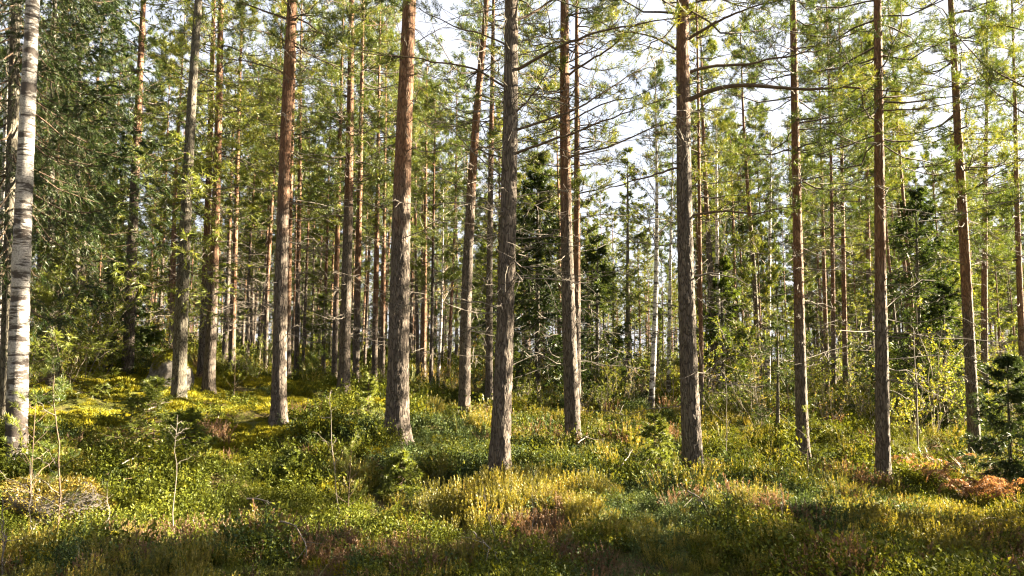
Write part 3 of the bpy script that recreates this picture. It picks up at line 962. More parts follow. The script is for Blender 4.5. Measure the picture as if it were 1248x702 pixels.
L_(T, [(611, 340), (598, 330), (590, 345), (586, 360)], 0.009, -0.3, 0.0, 13, 7, True, tw=0.42)
T = K['twin']
L_(T, [(696, 190), (748, 178), (793, 157), (823, 149), (860, 140)], 0.028, 1.2, 0.3, 21, 12)
L_(T, [(696, 92), (735, 62), (765, 34), (790, 0)], 0.030, -0.5, 0.5, 22, 10)
L_(T, [(695, 150), (735, 128), (780, 118), (822, 96)], 0.022, -0.8, 0.5, 23, 10)
L_(T, [(684, 120), (650, 118), (610, 112), (575, 118)], 0.018, 0.8, 0.4, 24, 9)
L_(T, [(695, 272), (725, 264), (760, 262), (800, 268)], 0.014, 0.8, 0.0, 25, 9, True)
T = K['limbed']
L_(T, [(840, 126), (859, 113), (886, 107), (924, 103), (972, 107), (1019, 106), (1067, 109), (1100, 112)], 0.048, -0.8, 0.55, 31, 20)
L_(T, [(841, 90), (866, 80), (907, 80), (948, 70), (989, 65), (1030, 52)], 0.034, 0.8, 0.6, 32, 15)
L_(T, [(842, 50), (850, 42), (879, 26), (920, 9), (960, 0)], 0.032, -0.8, 0.6, 33, 12)
L_(T, [(836, 28), (846, 10), (856, -14)], 0.03, 0.3, 0.4, 34, 6)
L_(T, [(825, 205), (779, 219), (745, 231), (712, 241)], 0.022, -0.7, 0.0, 35, 9)
L_(T, [(840, 263), (872, 259), (905, 261), (931, 263), (965, 252), (990, 246)], 0.026, -0.6, 0.25, 36, 12)
L_(T, [(842, 338), (866, 334), (896, 341), (912, 348)], 0.022, -0.4, 0.0, 37, 9, True, tw=0.45)
L_(T, [(826, 60), (790, 40), (750, 36), (712, 20)], 0.024, 0.9, 0.5, 38, 11)
T = K['straight']
L_(T, [(1076, 119), (1100, 116), (1129, 113), (1184, 96)], 0.020, 0.8, 0.5, 41, 10)
L_(T, [(1076, 134), (1129, 132), (1172, 122), (1210, 118)], 0.018, -0.6, 0.5, 42, 10)
L_(T, [(1067, 70), (1033, 85), (999, 103), (960, 122)], 0.018, -0.7, 0.5, 43, 10)
L_(T, [(1076, 250), (1105, 252), (1140, 262), (1170, 270)], 0.012, 0.6, 0.2, 44, 9, True)
L_(T, [(1067, 212), (1030, 226), (995, 240)], 0.012, 0.6, 0.2, 45, 8, True)
T = K['orange']
L_(T, [(352, 24), (325, 14), (294, 3), (270, -4)], 0.026, -0.6, 0.4, 51, 9)
L_(T, [(349, 92), (328, 82), (308, 75), (270, 70), (245, 74)], 0.018, 0.5, 0.3, 52, 10)
L_(T, [(356, 40), (380, 38), (403, 43), (440, 52)], 0.016, 0.4, 0.3, 53, 9)
L_(T, [(357, 20), (385, 18), (410, 24)], 0.014, -0.4, 0.3, 54, 8)
L_(T, [(348, 52), (325, 40), (300, 34), (285, 40)], 0.014, -0.8, 0.3, 55, 8)
T = K['russet']
L_(T, [(497, 60), (520, 44), (545, 34), (570, 40)], 0.012, 0.5, 0.2, 61, 8)
L_(T, [(496, 95), (508, 90), (517, 92)], 0.016, -0.2, 0.0, 62, 4)
L_(T, [(490, 70), (460, 62), (430, 58), (405, 64)], 0.012, -0.6, 0.2, 63, 8)
T = K['knotty']
L_(T, [(972, 120), (1000, 140), (1035, 150), (1062, 146)], 0.018, 0.6, 0.6, 71, 10)
L_(T, [(966, 90), (935, 96), (905, 108), (880, 106)], 0.018, 0.5, 0.6, 72, 10)
L_(T, [(966, 180), (940, 188), (910, 206)], 0.013, -0.4, 0.4, 73, 9)
L_(T, [(973, 300), (1000, 312), (1030, 316)], 0.010, 0.4, 0.0, 74, 8, True)
T = K['leaning']
L_(T, [(577, 230), (600, 236), (625, 260)], 0.010, 0.4, 0.0, 81, 8, True)
L_(T, [(588, 80), (610, 72), (640, 78)], 0.014, 0.4, 0.4, 82, 8)
L_(T, [(583, 120), (556, 128), (530, 150)], 0.012, 0.4, 0.4, 83, 8)

K['edge'] = key_pine('pine_tree', 9.0, [(1338, 640), (1334, 240), (1332, 0)], 26, 16, 6.4, 22, 'pine just past the right edge whose dark bare limbs cross the top right corner', GP, 4.0, 2.4, 30, 0.06, 0.009, dead=4)
T = K['edge']
L_(T, [(1330, 170), (1290, 130), (1231, 96), (1197, 79), (1170, 55), (1143, 10)], 0.020, 0.4, 0.5, 91, 11)
L_(T, [(1330, 220), (1285, 175), (1248, 140), (1225, 123), (1197, 96), (1180, 60)], 0.017, -0.4, 0.5, 92, 11)
L_(T, [(1328, 60), (1270, 40), (1225, 28), (1190, 30)], 0.018, 0.6, 0.7, 93, 12)
L_(T, [(1328, 250), (1270, 240), (1225, 250), (1195, 268)], 0.014, 0.3, 0.6, 94, 11)

# the spruce with the mossy trunk and the big spruce behind the birch
def spruce(name, depth, px_pts, wpx, H, cb, Lmax, seed, label, group=None, mat=None, dens=1.0, trunk_sides=12, **kw):
    base, xz = place_axis(depth, px_pts)
    root = empty(name, base)
    r0 = wpx / F_PX * depth * 0.5
    tr = obj('trunk', trunk_geo(xz, H, r0, trunk_sides, None if trunk_sides < 20 else 0.06, 0.0 if trunk_sides < 20 else 0.006, seed, 0.3, top=0.02).build('trunk', M_SBARK, True), root)
    tr['orange_height'] = 30.0
    w, l = spruce_crown(seed, H, cb, Lmax, xz, dens, **kw)
    obj('branches', w.build('branches', M_TWIG), root)
    obj('crown', l.build('crown', mat or M_SPRUCE), root)
    tag(root, label, 'tree', group)
    t = Tree(); t.root, t.base, t.xz, t.depth, t.r0, t.H = root, base, xz, depth, r0, H
    return t


GS = 'spruces in the wood'
K['mossy'] = spruce('spruce_tree', 15.5, [(218, 487), (228, 230), (242, 0)], 16, 17, 2.4, 2.0, 101, 'mossy spruce trunk with light green sprays, standing before the boulder', GS, M_YOUNG_SUNLIT, 1.1, 30, whorl=0.5, per=5, sparse=0.2, NL=0.06, NW=0.017, prof=0.4)
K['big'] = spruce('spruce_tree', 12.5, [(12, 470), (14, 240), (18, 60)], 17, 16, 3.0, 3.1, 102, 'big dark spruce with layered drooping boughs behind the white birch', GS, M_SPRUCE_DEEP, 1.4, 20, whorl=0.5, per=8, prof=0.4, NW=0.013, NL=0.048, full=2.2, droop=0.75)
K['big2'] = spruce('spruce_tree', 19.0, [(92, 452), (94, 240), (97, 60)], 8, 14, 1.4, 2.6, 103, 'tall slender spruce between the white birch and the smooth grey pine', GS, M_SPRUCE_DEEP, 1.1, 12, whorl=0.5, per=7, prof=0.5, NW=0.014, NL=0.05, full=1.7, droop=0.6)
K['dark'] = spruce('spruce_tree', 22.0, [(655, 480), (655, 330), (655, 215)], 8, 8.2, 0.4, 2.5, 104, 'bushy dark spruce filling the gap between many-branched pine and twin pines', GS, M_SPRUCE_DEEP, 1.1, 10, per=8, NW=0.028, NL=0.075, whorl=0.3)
K['lit'] = spruce('spruce_tree', 28.0, [(765, 480), (765, 330), (765, 190)], 7, 10.3, 0.6, 2.2, 105, 'sunlit pointed spruce standing open against the sky behind the twin pines', GS, M_YOUNG_SUNLIT, 0.75, 10, per=6, NW=0.026, NL=0.08, sparse=0.25)  # paler needle colour stands in for sunlight on this spruce
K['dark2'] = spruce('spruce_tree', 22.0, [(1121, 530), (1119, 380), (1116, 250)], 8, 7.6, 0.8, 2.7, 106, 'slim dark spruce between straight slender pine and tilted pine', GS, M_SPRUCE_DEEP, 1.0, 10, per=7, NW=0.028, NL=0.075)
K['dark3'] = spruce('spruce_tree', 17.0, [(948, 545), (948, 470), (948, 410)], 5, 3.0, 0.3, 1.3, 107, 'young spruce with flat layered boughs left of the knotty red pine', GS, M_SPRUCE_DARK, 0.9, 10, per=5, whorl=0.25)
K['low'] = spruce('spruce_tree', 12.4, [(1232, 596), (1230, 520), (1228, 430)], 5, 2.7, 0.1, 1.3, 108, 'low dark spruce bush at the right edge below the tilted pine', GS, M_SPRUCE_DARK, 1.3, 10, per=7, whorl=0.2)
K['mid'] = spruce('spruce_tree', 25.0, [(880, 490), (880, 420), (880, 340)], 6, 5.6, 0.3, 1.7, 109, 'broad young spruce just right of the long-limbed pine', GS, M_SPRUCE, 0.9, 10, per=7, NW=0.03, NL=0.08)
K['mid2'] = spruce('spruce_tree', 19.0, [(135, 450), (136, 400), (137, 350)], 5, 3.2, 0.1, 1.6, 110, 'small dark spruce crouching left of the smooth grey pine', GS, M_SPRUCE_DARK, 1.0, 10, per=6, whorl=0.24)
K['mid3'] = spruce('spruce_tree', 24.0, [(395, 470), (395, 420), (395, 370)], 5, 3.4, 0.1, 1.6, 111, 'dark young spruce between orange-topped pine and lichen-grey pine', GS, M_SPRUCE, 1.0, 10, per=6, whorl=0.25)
K['mid4'] = spruce('spruce_tree', 14.5, [(70, 462), (72, 420), (74, 330)], 5, 4.0, 0.2, 1.7, 112, 'sunlit yellowish young spruce right beside the white birch', GS, M_YOUNG_SUNLIT, 1.1, 10, per=6, whorl=0.26)

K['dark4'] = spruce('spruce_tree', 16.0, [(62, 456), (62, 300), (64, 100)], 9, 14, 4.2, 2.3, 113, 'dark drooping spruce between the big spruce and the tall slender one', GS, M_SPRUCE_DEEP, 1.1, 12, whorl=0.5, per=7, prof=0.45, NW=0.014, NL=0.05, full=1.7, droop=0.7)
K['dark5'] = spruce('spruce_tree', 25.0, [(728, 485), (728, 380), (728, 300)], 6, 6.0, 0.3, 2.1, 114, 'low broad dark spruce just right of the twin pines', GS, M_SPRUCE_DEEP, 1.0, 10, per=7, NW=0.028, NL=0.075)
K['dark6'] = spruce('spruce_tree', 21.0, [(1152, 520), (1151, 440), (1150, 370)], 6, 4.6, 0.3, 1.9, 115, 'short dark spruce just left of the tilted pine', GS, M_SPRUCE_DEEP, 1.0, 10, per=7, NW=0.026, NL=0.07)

# birches further in
GB = 'thin white birches among the pines'
K['b1'] = birch('birch_tree', 22.0, [(793, 503), (800, 320), (800, 180)], 7.5, 12, 31, 'thin white birch stem standing left of the long-limbed pine', GB, False, 500, 5.0)
K['b2'] = birch('birch_tree', 27.0, [(815, 490), (817, 320), (820, 200)], 5.5, 11, 32, 'thinner birch close against the left side of the long-limbed pine', GB, False, 400, 5.0)
K['b3'] = birch('birch_tree', 25.0, [(878, 500), (874, 300), (873, 170)], 7.5, 12, 33, 'pale straight birch a little right of the long-limbed pine', GB, False, 500, 5.0)
K['b4'] = birch('birch_tree', 28.0, [(936, 495), (938, 300), (940, 180)], 6.5, 12, 34, 'faint white birch left of the knotty red pine', GB, False, 500, 4.5)
K['b5'] = birch('birch_tree', 28.0, [(533, 470), (538, 380), (540, 290)], 4.0, 9, 35, 'thin crooked birch in the sunny gap left of the leaning grey pine', GB, False, 500, 3.5)
K['b6'] = birch('birch_tree', 13.5, [(2, 470), (4, 300), (10, 100)], 11, 13, 36, 'second birch cut by the left edge behind the thick white birch', GB, False, 900, 6.0)

# ------------------------------------------------------------------ background trees, each its own object
LM = [(25, 'the thick white birch'), (160, 'the smooth grey pine'), (222, 'the mossy spruce'), (342, 'the orange-topped pine'), (487, 'the thick russet pine'),
      (569, 'the leaning pine'), (613, 'the many-branched pine'), (695, 'the twin pines'), (839, 'the long-limbed pine'), (974, 'the knotty pine'),
      (1074, 'the straight pine'), (1180, 'the tilted pine')]
ORD = ['first', 'second', 'third', 'fourth', 'fifth', 'sixth', 'seventh', 'eighth', 'ninth', 'tenth', 'eleventh', 'twelfth', 'thirteenth', 'fourteenth', 'fifteenth',
       'sixteenth', 'seventeenth', 'eighteenth', 'nineteenth', 'twentieth', 'twenty-first', 'twenty-second', 'twenty-third', 'twenty-fourth', 'twenty-fifth',
       'twenty-sixth', 'twenty-seventh', 'twenty-eighth', 'twenty-ninth', 'thirtieth', 'thirty-first', 'thirty-second', 'thirty-third', 'thirty-fourth', 'thirty-fifth', 'thirty-sixth', 'thirty-seventh', 'thirty-eighth', 'thirty-ninth', 'fortieth']


def proj(x, y, z=EYE):
    d = np.array([x, y, z - EYE])
    f = d[1] * cp + d[2] * sp
    v = -d[1] * sp + d[2] * cp
    return CX + F_PX * d[0] / f, CY - F_PX * v / f


def ordinals(items, what):
    """items: (root, pixel x). Labels by order between two landmarks"""
    items = sorted(items, key=lambda a: a[1])
    slots = {}
    for r, px in items:
        k = sum(1 for l in LM if l[0] < px)
        slots.setdefault(k, []).append(r)
    for k, rs in slots.items():
        for j, r in enumerate(rs):
            if k == 0:
                w = 'left of ' + LM[0][1]
            elif k == len(LM):
                w = 'right of ' + LM[-1][1]
            else:
                w = 'between ' + LM[k - 1][1][4:] + ' and ' + LM[k][1][4:]
            o = ORD[j] if j < len(ORD) else 'last'
            r['label'] = '%s, %s from left %s' % (what, o, w)


def pine_variant(seed, H, cb, Lmax, r0, dens, NL, NW, oh):
    rg = rng_of(seed)
    xz = straight(rg.normal() * 0.008, rg.normal() * 0.008, 0.05, rg.uniform(0, 6))
    tm = trunk_geo(xz, H, r0, 9, None, 0, seed, 0.25)
    w, l, dw = pine_crown(seed, H, cb, Lmax, r0, xz, dens=dens, needles=11, NL=NL, NW=NW, dead=16)
    return tm, w, l, dw


BGV = []
for i in range(9):
    rg = rng_of(900 + i)
    gs = pine_variant(200 + i, rg.uniform(13, 17.5), rg.uniform(4.6, 7.5), rg.uniform(1.1, 1.75), rg.uniform(0.075, 0.13), 0.9, 0.09, 0.0115, 2)
    BGV.append((gs, [gs[0].build('trunk', M_BARK, True), gs[1].build('branches', M_BARK), gs[2].build('crown', M_PINE), gs[3].build('dead_branches', M_DEAD)]))
SPV = []
for i in range(4):
    rg = rng_of(950 + i)
    H = [9.0, 5.5, 3.2, 12.0][i]
    w, l = spruce_crown(300 + i, H, 0.4, H * 0.2 + 0.35, None, 0.9, whorl=0.3 + 0.012 * H, per=7, NL=0.085, NW=0.034)
    tg = trunk_geo(straight(), H, 0.012 * H + 0.01, 8, None, 0, i, 0.2, top=0.02)
    SPV.append(((tg, w, l), [tg.build('trunk', M_SBARK, True), w.build('branches', M_TWIG), l.build('crown', M_SPRUCE)]))


def put(name, meshes, names, loc, rz, sc, orange=None):
    root = empty(name, loc, rz)
    root.scale = (sc, sc, sc)
    for nm, me in zip(names, meshes):
        o = obj(nm, me, root)
        if nm == 'dead_branches':
            o['kind'] = 'stuff'
        if orange is not None and nm in ('trunk', 'branches'):
            o['orange_height'] = orange if nm == 'trunk' else 9.0
    return root


rg = rng_of(77)
taken = [(t.base[0], t.base[1]) for t in K.values()]
bgp = []
LANES = [(-9, 17), (-6, 15), (-11, 21), (-3, 18), (-14, 25), (-1, 24), (-6, 28), (4, 30), (-12, 33), (0, 36), (-17, 31), (-10, 27), (-22, 38), (-5, 40), (-16, 42), (1, 21), (5, 25), (9, 34)]
tries = 0
while len(bgp) < 205 and tries < 20000:
    tries += 1
    d = 23 + (rg.random() ** 0.75) * 50
    u = rg.uniform(-0.83, 0.83)
    x = u * d
    px, _ = proj(x, d)
    # thinner in the sunlit gap in the middle
    gap = 0.5 if 500 < px < 600 or 700 < px < 900 else 0.0
    if rg.random() < gap:
        continue
    if any((x - a) ** 2 + (d - b) ** 2 < 1.7 ** 2 for a, b in taken):
        continue
    # leave the lanes open by which the low sun reaches the clearings
    if any(9 < (x - a) * math.sin(SUN_AZ) + (d - b) * math.cos(SUN_AZ) < 33 and abs((x - a) * math.cos(SUN_AZ) - (d - b) * math.sin(SUN_AZ)) < 1.5 for a, b in LANES):
        continue
    taken.append((x, d))
    bgp.append((x, d, px))
# slim stems that stand close together, left and centre and a few on the right
HIV = []
for i in range(4):
    rq = rng_of(970 + i)
    gs = pine_variant(280 + i, rq.uniform(13.5, 17), rq.uniform(8.0, 9.5), rq.uniform(0.9, 1.2), rq.uniform(0.06, 0.10), 0.85, 0.09, 0.0115, 2)
    HIV.append((gs, [gs[0].build('trunk', M_BARK, True), gs[1].build('branches', M_BARK), gs[2].build('crown', M_PINE), gs[3].build('dead_branches', M_DEAD)]))
nslim = 0
tries = 0
while nslim < 40 and tries < 5000:
    tries += 1
    d = rg.uniform(24, 48)
    px = rg.uniform(110, 600) if nslim < 27 else rg.uniform(860, 1240)
    x = (px - CX) / F_PX * d
    if any((x - a) ** 2 + (d - b) ** 2 < 0.9 ** 2 for a, b in taken):
        continue
    taken.append((x, d)); bgp.append((x, d, px)); nslim += 1
for px, d in ((868, 25), (893, 31), (922, 27), (905, 36)):
    x = (px - CX) / F_PX * d
    taken.append((x, d)); bgp.insert(0, (x, d, px))
items = []
for i, (x, d, px) in enumerate(bgp):
    v = BGV[i % len(BGV)] if i < len(bgp) - nslim else HIV[i % 4]
    r = put('pine_tree', v[1], ('trunk', 'branches', 'crown', 'dead_branches'), (x, d, gz(x, d) - 0.05), rg.uniform(0, 6.28), rg.uniform(0.85, 1.15), rg.uniform(1.5, 7.0))
    tag(r, None, 'tree', 'slim pines filling the background of the wood')
    items.append((r, px))
ordinals(items, 'slim background pine')

YPV = []
for i in range(3):
    rg = rng_of(930 + i)
    gs = pine_variant(260 + i, rg.uniform(6.5, 9.5), rg.uniform(1.4, 2.4), rg.uniform(1.2, 1.6), 0.055, 0.8, 0.10, 0.017, 2)
    YPV.append([gs[0].build('trunk', M_BARK, True), gs[1].build('branches', M_BARK), gs[2].build('crown', M_PINE), gs[3].build('dead_branches', M_DEAD)])
rg = rng_of(84)
items = []
for i, (px, d) in enumerate([(905, 30), (925, 26), (958, 32), (1000, 33), (1045, 30), (1060, 36), (1100, 33), (1150, 31), (1215, 28), (1235, 34), (860, 36), (720, 38), (640, 40), (540, 40), (390, 36), (305, 36), (205, 33), (120, 30), (150, 38), (470, 38)]):
    x = (px - CX) / F_PX * d
    taken.append((x, d))
    r = put('pine_tree', YPV[i % 3], ('trunk', 'branches', 'crown', 'dead_branches'), (x, d, gz(x, d) - 0.05), rg.uniform(0, 6.28), rg.uniform(0.85, 1.15), rg.uniform(1.0, 4.0))
    tag(r, None, 'tree', 'young pines with low green crowns')
    items.append((r, px))
ordinals(items, 'young low-crowned pine')

# young spruces and leafy bushes between the trunks
rg = rng_of(78)
items = []
for i in range(15):
    for _ in range(200):
        d = rg.uniform(20, 55); u = rg.uniform(-0.8, 0.8); x = u * d
        if not any((x - a) ** 2 + (d - b) ** 2 < 1.5 ** 2 for a, b in taken):
            break
    taken.append((x, d))
    v = SPV[int(rg.integers(0, 4)) if d > 34 else int(rg.integers(1, 3))]
    r = put('spruce_tree', v[1], ('trunk', 'branches', 'crown'), (x, d, gz(x, d) - 0.05), rg.uniform(0, 6.28), rg.uniform(0.8, 1.15), 30.0)
    tag(r, None, 'tree', 'young spruces among the background pines')
    items.append((r, proj(x, d)[0]))
ordinals(items, 'young background spruce')

SHV = []
for i, (H, W, st, ln, LL, mt) in enumerate([(2.0, 1.0, 7, 1900, 0.05, M_LEAF), (3.0, 0.9, 5, 2000, 0.052, M_LEAF), (1.3, 1.1, 8, 1500, 0.042, M_LEAF), (2.2, 0.9, 6, 1200, 0.045, M_AUTUMN), (1.6, 1.0, 9, 220, 0.04, M_AUTUMN), (2.6, 0.8, 4, 1700, 0.05, M_AUTUMN)]):
    w, l = shrub_geo(600 + i, H, W, st, ln, LL)
    SHV.append([w.build('stems', M_STEM), l.build('foliage', mt)])
# (pixel x, distance, kind)
SH = [(95, 19, 1), (75, 18, 1), (170, 22, 2), (55, 16, 0), (300, 26, 2), (390, 25, 2), (690, 25, 1), (745, 23, 0), (850, 24, 1), (905, 26, 1), (610, 29, 1), (1030, 22, 2), (1080, 20, 0), (1120, 21, 1),
      (1105, 17, 0), (1130, 19, 1), (1165, 20, 0), (1225, 19, 1), (1240, 16, 2), (1140, 24, 1), (1095, 22, 4), (1050, 20, 4),
      (545, 27, 5), (560, 30, 3), (530, 29, 3), (515, 26, 4), (500, 24, 3), (585, 27, 5), (478, 24, 4), (552, 22, 4), (580, 21, 4),
      (285, 27, 1), (300, 24, 0), (318, 28, 1), (270, 26, 2), (310, 21, 2), (375, 24, 0), (200, 24, 0), (180, 26, 1), (120, 22, 0), (105, 17, 1), (85, 16, 0), (125, 18.5, 2), (40, 17, 1),
      (720, 24, 0), (735, 21, 2), (750, 27, 1), (705, 21, 4), (640, 20, 2), (630, 24, 0), (660, 19, 2), (780, 25, 4), (820, 24, 1), (860, 19, 2), (870, 22, 4), (900, 20, 0), (915, 23, 1), (890, 26, 1), (925, 18, 4), (960, 22, 1), (995, 22, 0), (1005, 19, 4), (1020, 25, 1), (1040, 28, 1), (1060, 24, 4), (1085, 26, 1),
      (440, 24, 2), (455, 21, 4), (470, 26, 0), (425, 27, 1), (330, 25, 1), (240, 24, 2), (160, 30, 1), (345, 30, 0), (600, 24, 2), (765, 22, 4), (840, 26, 0), (980, 27, 1), (1175, 26, 1), (1190, 23, 0), (1235, 24, 1)]
rg = rng_of(79)
its = {0: [], 1: [], 2: []}
for px, d, k in SH:
    p = at(px, 438, d)
    r = put('bush', SHV[k], ('stems', 'foliage'), (p[0], d, gz(p[0], d) - 0.02), rg.uniform(0, 6.28), rg.uniform(0.8, 1.15) * (0.72 if 130 < px < 620 else 1.0))
    c = 1 if k in (3, 5) else 2 if k == 4 else 0
    tag(r, None, 'bush', ['leafy bushes among the trunks', 'autumn yellow bushes', 'bare twiggy bushes'][c])
    its[c].append((r, px))
ordinals(its[0], 'leafy green bush')
ordinals(its[1], 'yellow autumn bush')
ordinals(its[2], 'bare twiggy bush')

# the wood beyond, one mass
def gn_cover(name, sources, pos, idx, rot, scl):
    """one object that sets many small meshes at given points"""
    col = bpy.data.collections.new(name + '_sources')
    for j, me in enumerate(sources):
        o = bpy.data.objects.new('%s_source_%02d' % (name, j), me)
        if me.name.startswith('whole_pine'):
            o['orange_height'] = 2.0
        col.objects.link(o)
    me = bpy.data.meshes.new(name)
    n = len(pos)
    me.vertices.add(n)
    me.vertices.foreach_set('co', np.asarray(pos, np.float32).ravel())
    a = me.attributes.new('pick', 'INT', 'POINT'); a.data.foreach_set('value', np.asarray(idx, np.int32))
    a = me.attributes.new('turn', 'FLOAT_VECTOR', 'POINT'); a.data.foreach_set('vector', np.asarray(rot, np.float32).ravel())
    a = me.attributes.new('size', 'FLOAT_VECTOR', 'POINT'); a.data.foreach_set('vector', np.asarray(scl, np.float32).ravel())
    o = obj(name, me)
    tag(o, kind='stuff')
    ng = bpy.data.node_groups.new(name, 'GeometryNodeTree')
    ng.interface.new_socket('Geometry', in_out='INPUT', socket_type='NodeSocketGeometry')
    ng.interface.new_socket('Geometry', in_out='OUTPUT', socket_type='NodeSocketGeometry')
    nn = ng.nodes
    gi, go = nn.new('NodeGroupInput'), nn.new('NodeGroupOutput')
    iop = nn.new('GeometryNodeInstanceOnPoints')
    ci = nn.new('GeometryNodeCollectionInfo')
    ci.inputs['Collection'].default_value = col
    ci.inputs['Separate Children'].default_value = True
    ci.inputs['Reset Children'].default_value = True

    def att(nm, dt):
        q = nn.new('GeometryNodeInputNamedAttribute'); q.data_type = dt
        q.inputs['Name'].default_value = nm
        return next(s for s in q.outputs if s.enabled and s.name == 'Attribute')
    e2r = nn.new('FunctionNodeEulerToRotation')
    ln = ng.links.new
    ln(gi.outputs[0], iop.inputs['Points'])
    ln(ci.outputs[0], iop.inputs['Instance'])
    iop.inputs['Pick Instance'].default_value = True
    ln(att('pick', 'INT'), iop.inputs['Instance Index'])
    ln(att('turn', 'FLOAT_VECTOR'), e2r.inputs[0]); ln(e2r.outputs[0], iop.inputs['Rotation'])
    ln(att('size', 'FLOAT_VECTOR'), iop.inputs['Scale'])
    ln(iop.outputs[0], go.inputs[0])
    md = o.modifiers.new('cover', 'NODES')
    md.node_group = ng
    return o


whole = []
for gs, _ in BGV[:5]:
    G = Geo()
    for part, mi in zip(gs, (0, 0, 1, 2)):
        G.merge(part, mi)
    whole.append(G.build('whole_pine', [M_BARK, M_PINE, M_DEAD]))
rg = rng_of(80)
nfar = 430
d = 74 + rg.random(nfar) ** 0.8 * 85
x = rg.uniform(-0.95, 0.95, nfar) * d
# unseen wood added behind the viewer and to the left, to shade the view
nb_ = 170
bx_ = rg.uniform(-45, 24, nb_); by_ = rg.uniform(-42, 22, nb_)
ok = ((by_ < -4.5) | (bx_ < -0.95 * np.maximum(by_, 0) - 5)) & (np.hypot(bx_, by_) > 5)
x = np.r_[x, bx_[ok]]; d = np.r_[d, by_[ok]]; nfar = len(x)
gn_cover('far_and_shading_wood', whole, np.stack([x, d, ground_z(x, d) - 0.1], -1), rg.integers(0, 5, nfar), np.stack([0 * x, 0 * x, rg.uniform(0, 6.28, nfar)], -1), rg.uniform(0.85, 1.2, nfar)[:, None] * np.ones((1, 3)))

rg = rng_of(83)
unders = []
for (tg_, w_, l_), mt in [(SPV[1][0], M_SPRUCE), (SPV[2][0], M_SPRUCE)]:
    G = Geo(); G.merge(tg_, 0); G.merge(w_, 0); G.merge(l_, 1)
    unders.append(G.build('young_spruce', [M_SBARK, mt]))
for i in range(3):
    w_, l_ = shrub_geo(640 + i, 2.2, 1.0, 6, 420, 0.10)
    G = Geo(); G.merge(w_, 0); G.merge(l_, 1)
    unders.append(G.build('young_bush', [M_STEM, (M_LEAF, M_LEAF, M_AUTUMN)[i]]))
nu_ = 340
d = 32 + rg.random(nu_) ** 0.85 * 90
x = rg.uniform(-0.95, 0.95, nu_) * d
nb_ = 150  # unseen undergrowth added behind and to the left, also for shade
bx_ = rg.uniform(-32, 18, nb_); by_ = rg.uniform(-28, 16, nb_)
ok = ((by_ < -4.5) | (bx_ < -0.95 * np.maximum(by_, 0) - 5)) & (np.hypot(bx_, by_) > 5)
x = np.r_[x, bx_[ok]]; d = np.r_[d, by_[ok]]; nu_ = len(x)
gn_cover('far_and_shading_undergrowth', unders, np.stack([x, d, ground_z(x, d) - 0.1], -1), rg.choice(5, nu_, p=[0.07, 0.13, 0.3, 0.3, 0.2]), np.stack([0 * x, 0 * x, rg.uniform(0, 6.28, nu_)], -1), rg.uniform(0.6, 1.25, nu_)[:, None] * np.ones((1, 3)))

# unseen pines and spruces added on the right to shade the view
SHADE = [(12.5, 9.0, 1), (10.6, 6.4, 1), (14.2, 13.2, 0), (19, 11.0, 0), (9.6, 8.4, 1)]
rg = rng_of(81)
for i, (x, y, k) in enumerate(SHADE):
    if k:
        r = put('spruce_tree', SPV[3][1], ('trunk', 'branches', 'crown'), (x, y, gz(x, y) - 0.05), rg.uniform(0, 6.28), rg.uniform(1.0, 1.1), 30.0)
    else:
        v = BGV[(i * 4 + 1) % len(BGV)]
        r = put('pine_tree', v[1], ('trunk', 'branches', 'crown', 'dead_branches'), (x, y, gz(x, y) - 0.05), rg.uniform(0, 6.28), rg.uniform(0.95, 1.2), 3.5)
    tag(r, '%s nearest %s added just outside the view on the right for shade' % (ORD[[1, 2, 0, 1, 0][i]], 'spruce' if k else 'pine'), 'tree', 'unseen trees added for shade on the right')

# ------------------------------------------------------------------ saplings and small stems in front
def sapling(name, px, py, depth, H, W, seed, label, mat, kind='spruce', group=None):
    p = at(px, py, depth)
    H, W = H * 1.25, W * 1.2
    base = np.array([p[0], depth, gz(p[0], depth)])
    root = empty(name, base)
    rng = rng_of(seed)
    xz = straight(rng.normal() * 0.02, 0)
    st = Geo()
    z = np.linspace(-0.05, H, 8)
    ox, oy = xz(z)
    tubes(st, np.stack([ox, oy, z], -1)[None], (np.linspace(0.006 + 0.005 * H, 0.002, 8))[None], 6)
    obj('stem', st.build('stem', M_TWIG, True), root)
    if kind == 'spruce':
        w, l = spruce_crown(seed, H, 0.05 * H, W, xz, 1.0, whorl=H * 0.075, per=6, NL=0.028, NW=0.009, droop=0.12)
    else:
        w, l = Geo(), Geo()
        nb = 14
        zs = np.linspace(0.2 * H, 0.95 * H, nb)
        L = W * (1.1 - zs / H) * rng.uniform(0.7, 1.1, nb) + 0.06
        P = branch_paths(rng, zs, rng.uniform(0, 6.28, nb), L, np.radians(rng.uniform(25, 50, nb)), xz, 5, sag=0, lift=0.1)
        tubes(w, P, np.full((nb, 1), 0.004) * np.linspace(1, 0.5, 5)[None], 4)
        for f in (0.5, 0.7, 0.85, 1.0):
            k = min(int(f * 4), 3)
            tufts(l, P[:, k] * 0.5 + P[:, min(k + 1, 4)] * 0.5, nrm(P[:, -1] - P[:, -2]), 0.07, 0.055, 0.0042, 22, rng, rng.uniform(0.2, 1, nb), 0.8)
        tufts(l, np.array([[*np.array(xz(np.array(H))).ravel(), H - 0.08]] * 3), np.array([[0, 0, 1.0]] * 3), 0.12, 0.06, 0.0042, 26, rng, np.array([0.6, 0.8, 0.9]), 0.6)
    obj('branches', w.build('branches', M_TWIG), root)
    obj('needles', l.build('needles', mat), root)
    tag(root, label, 'sapling', group)
    return root


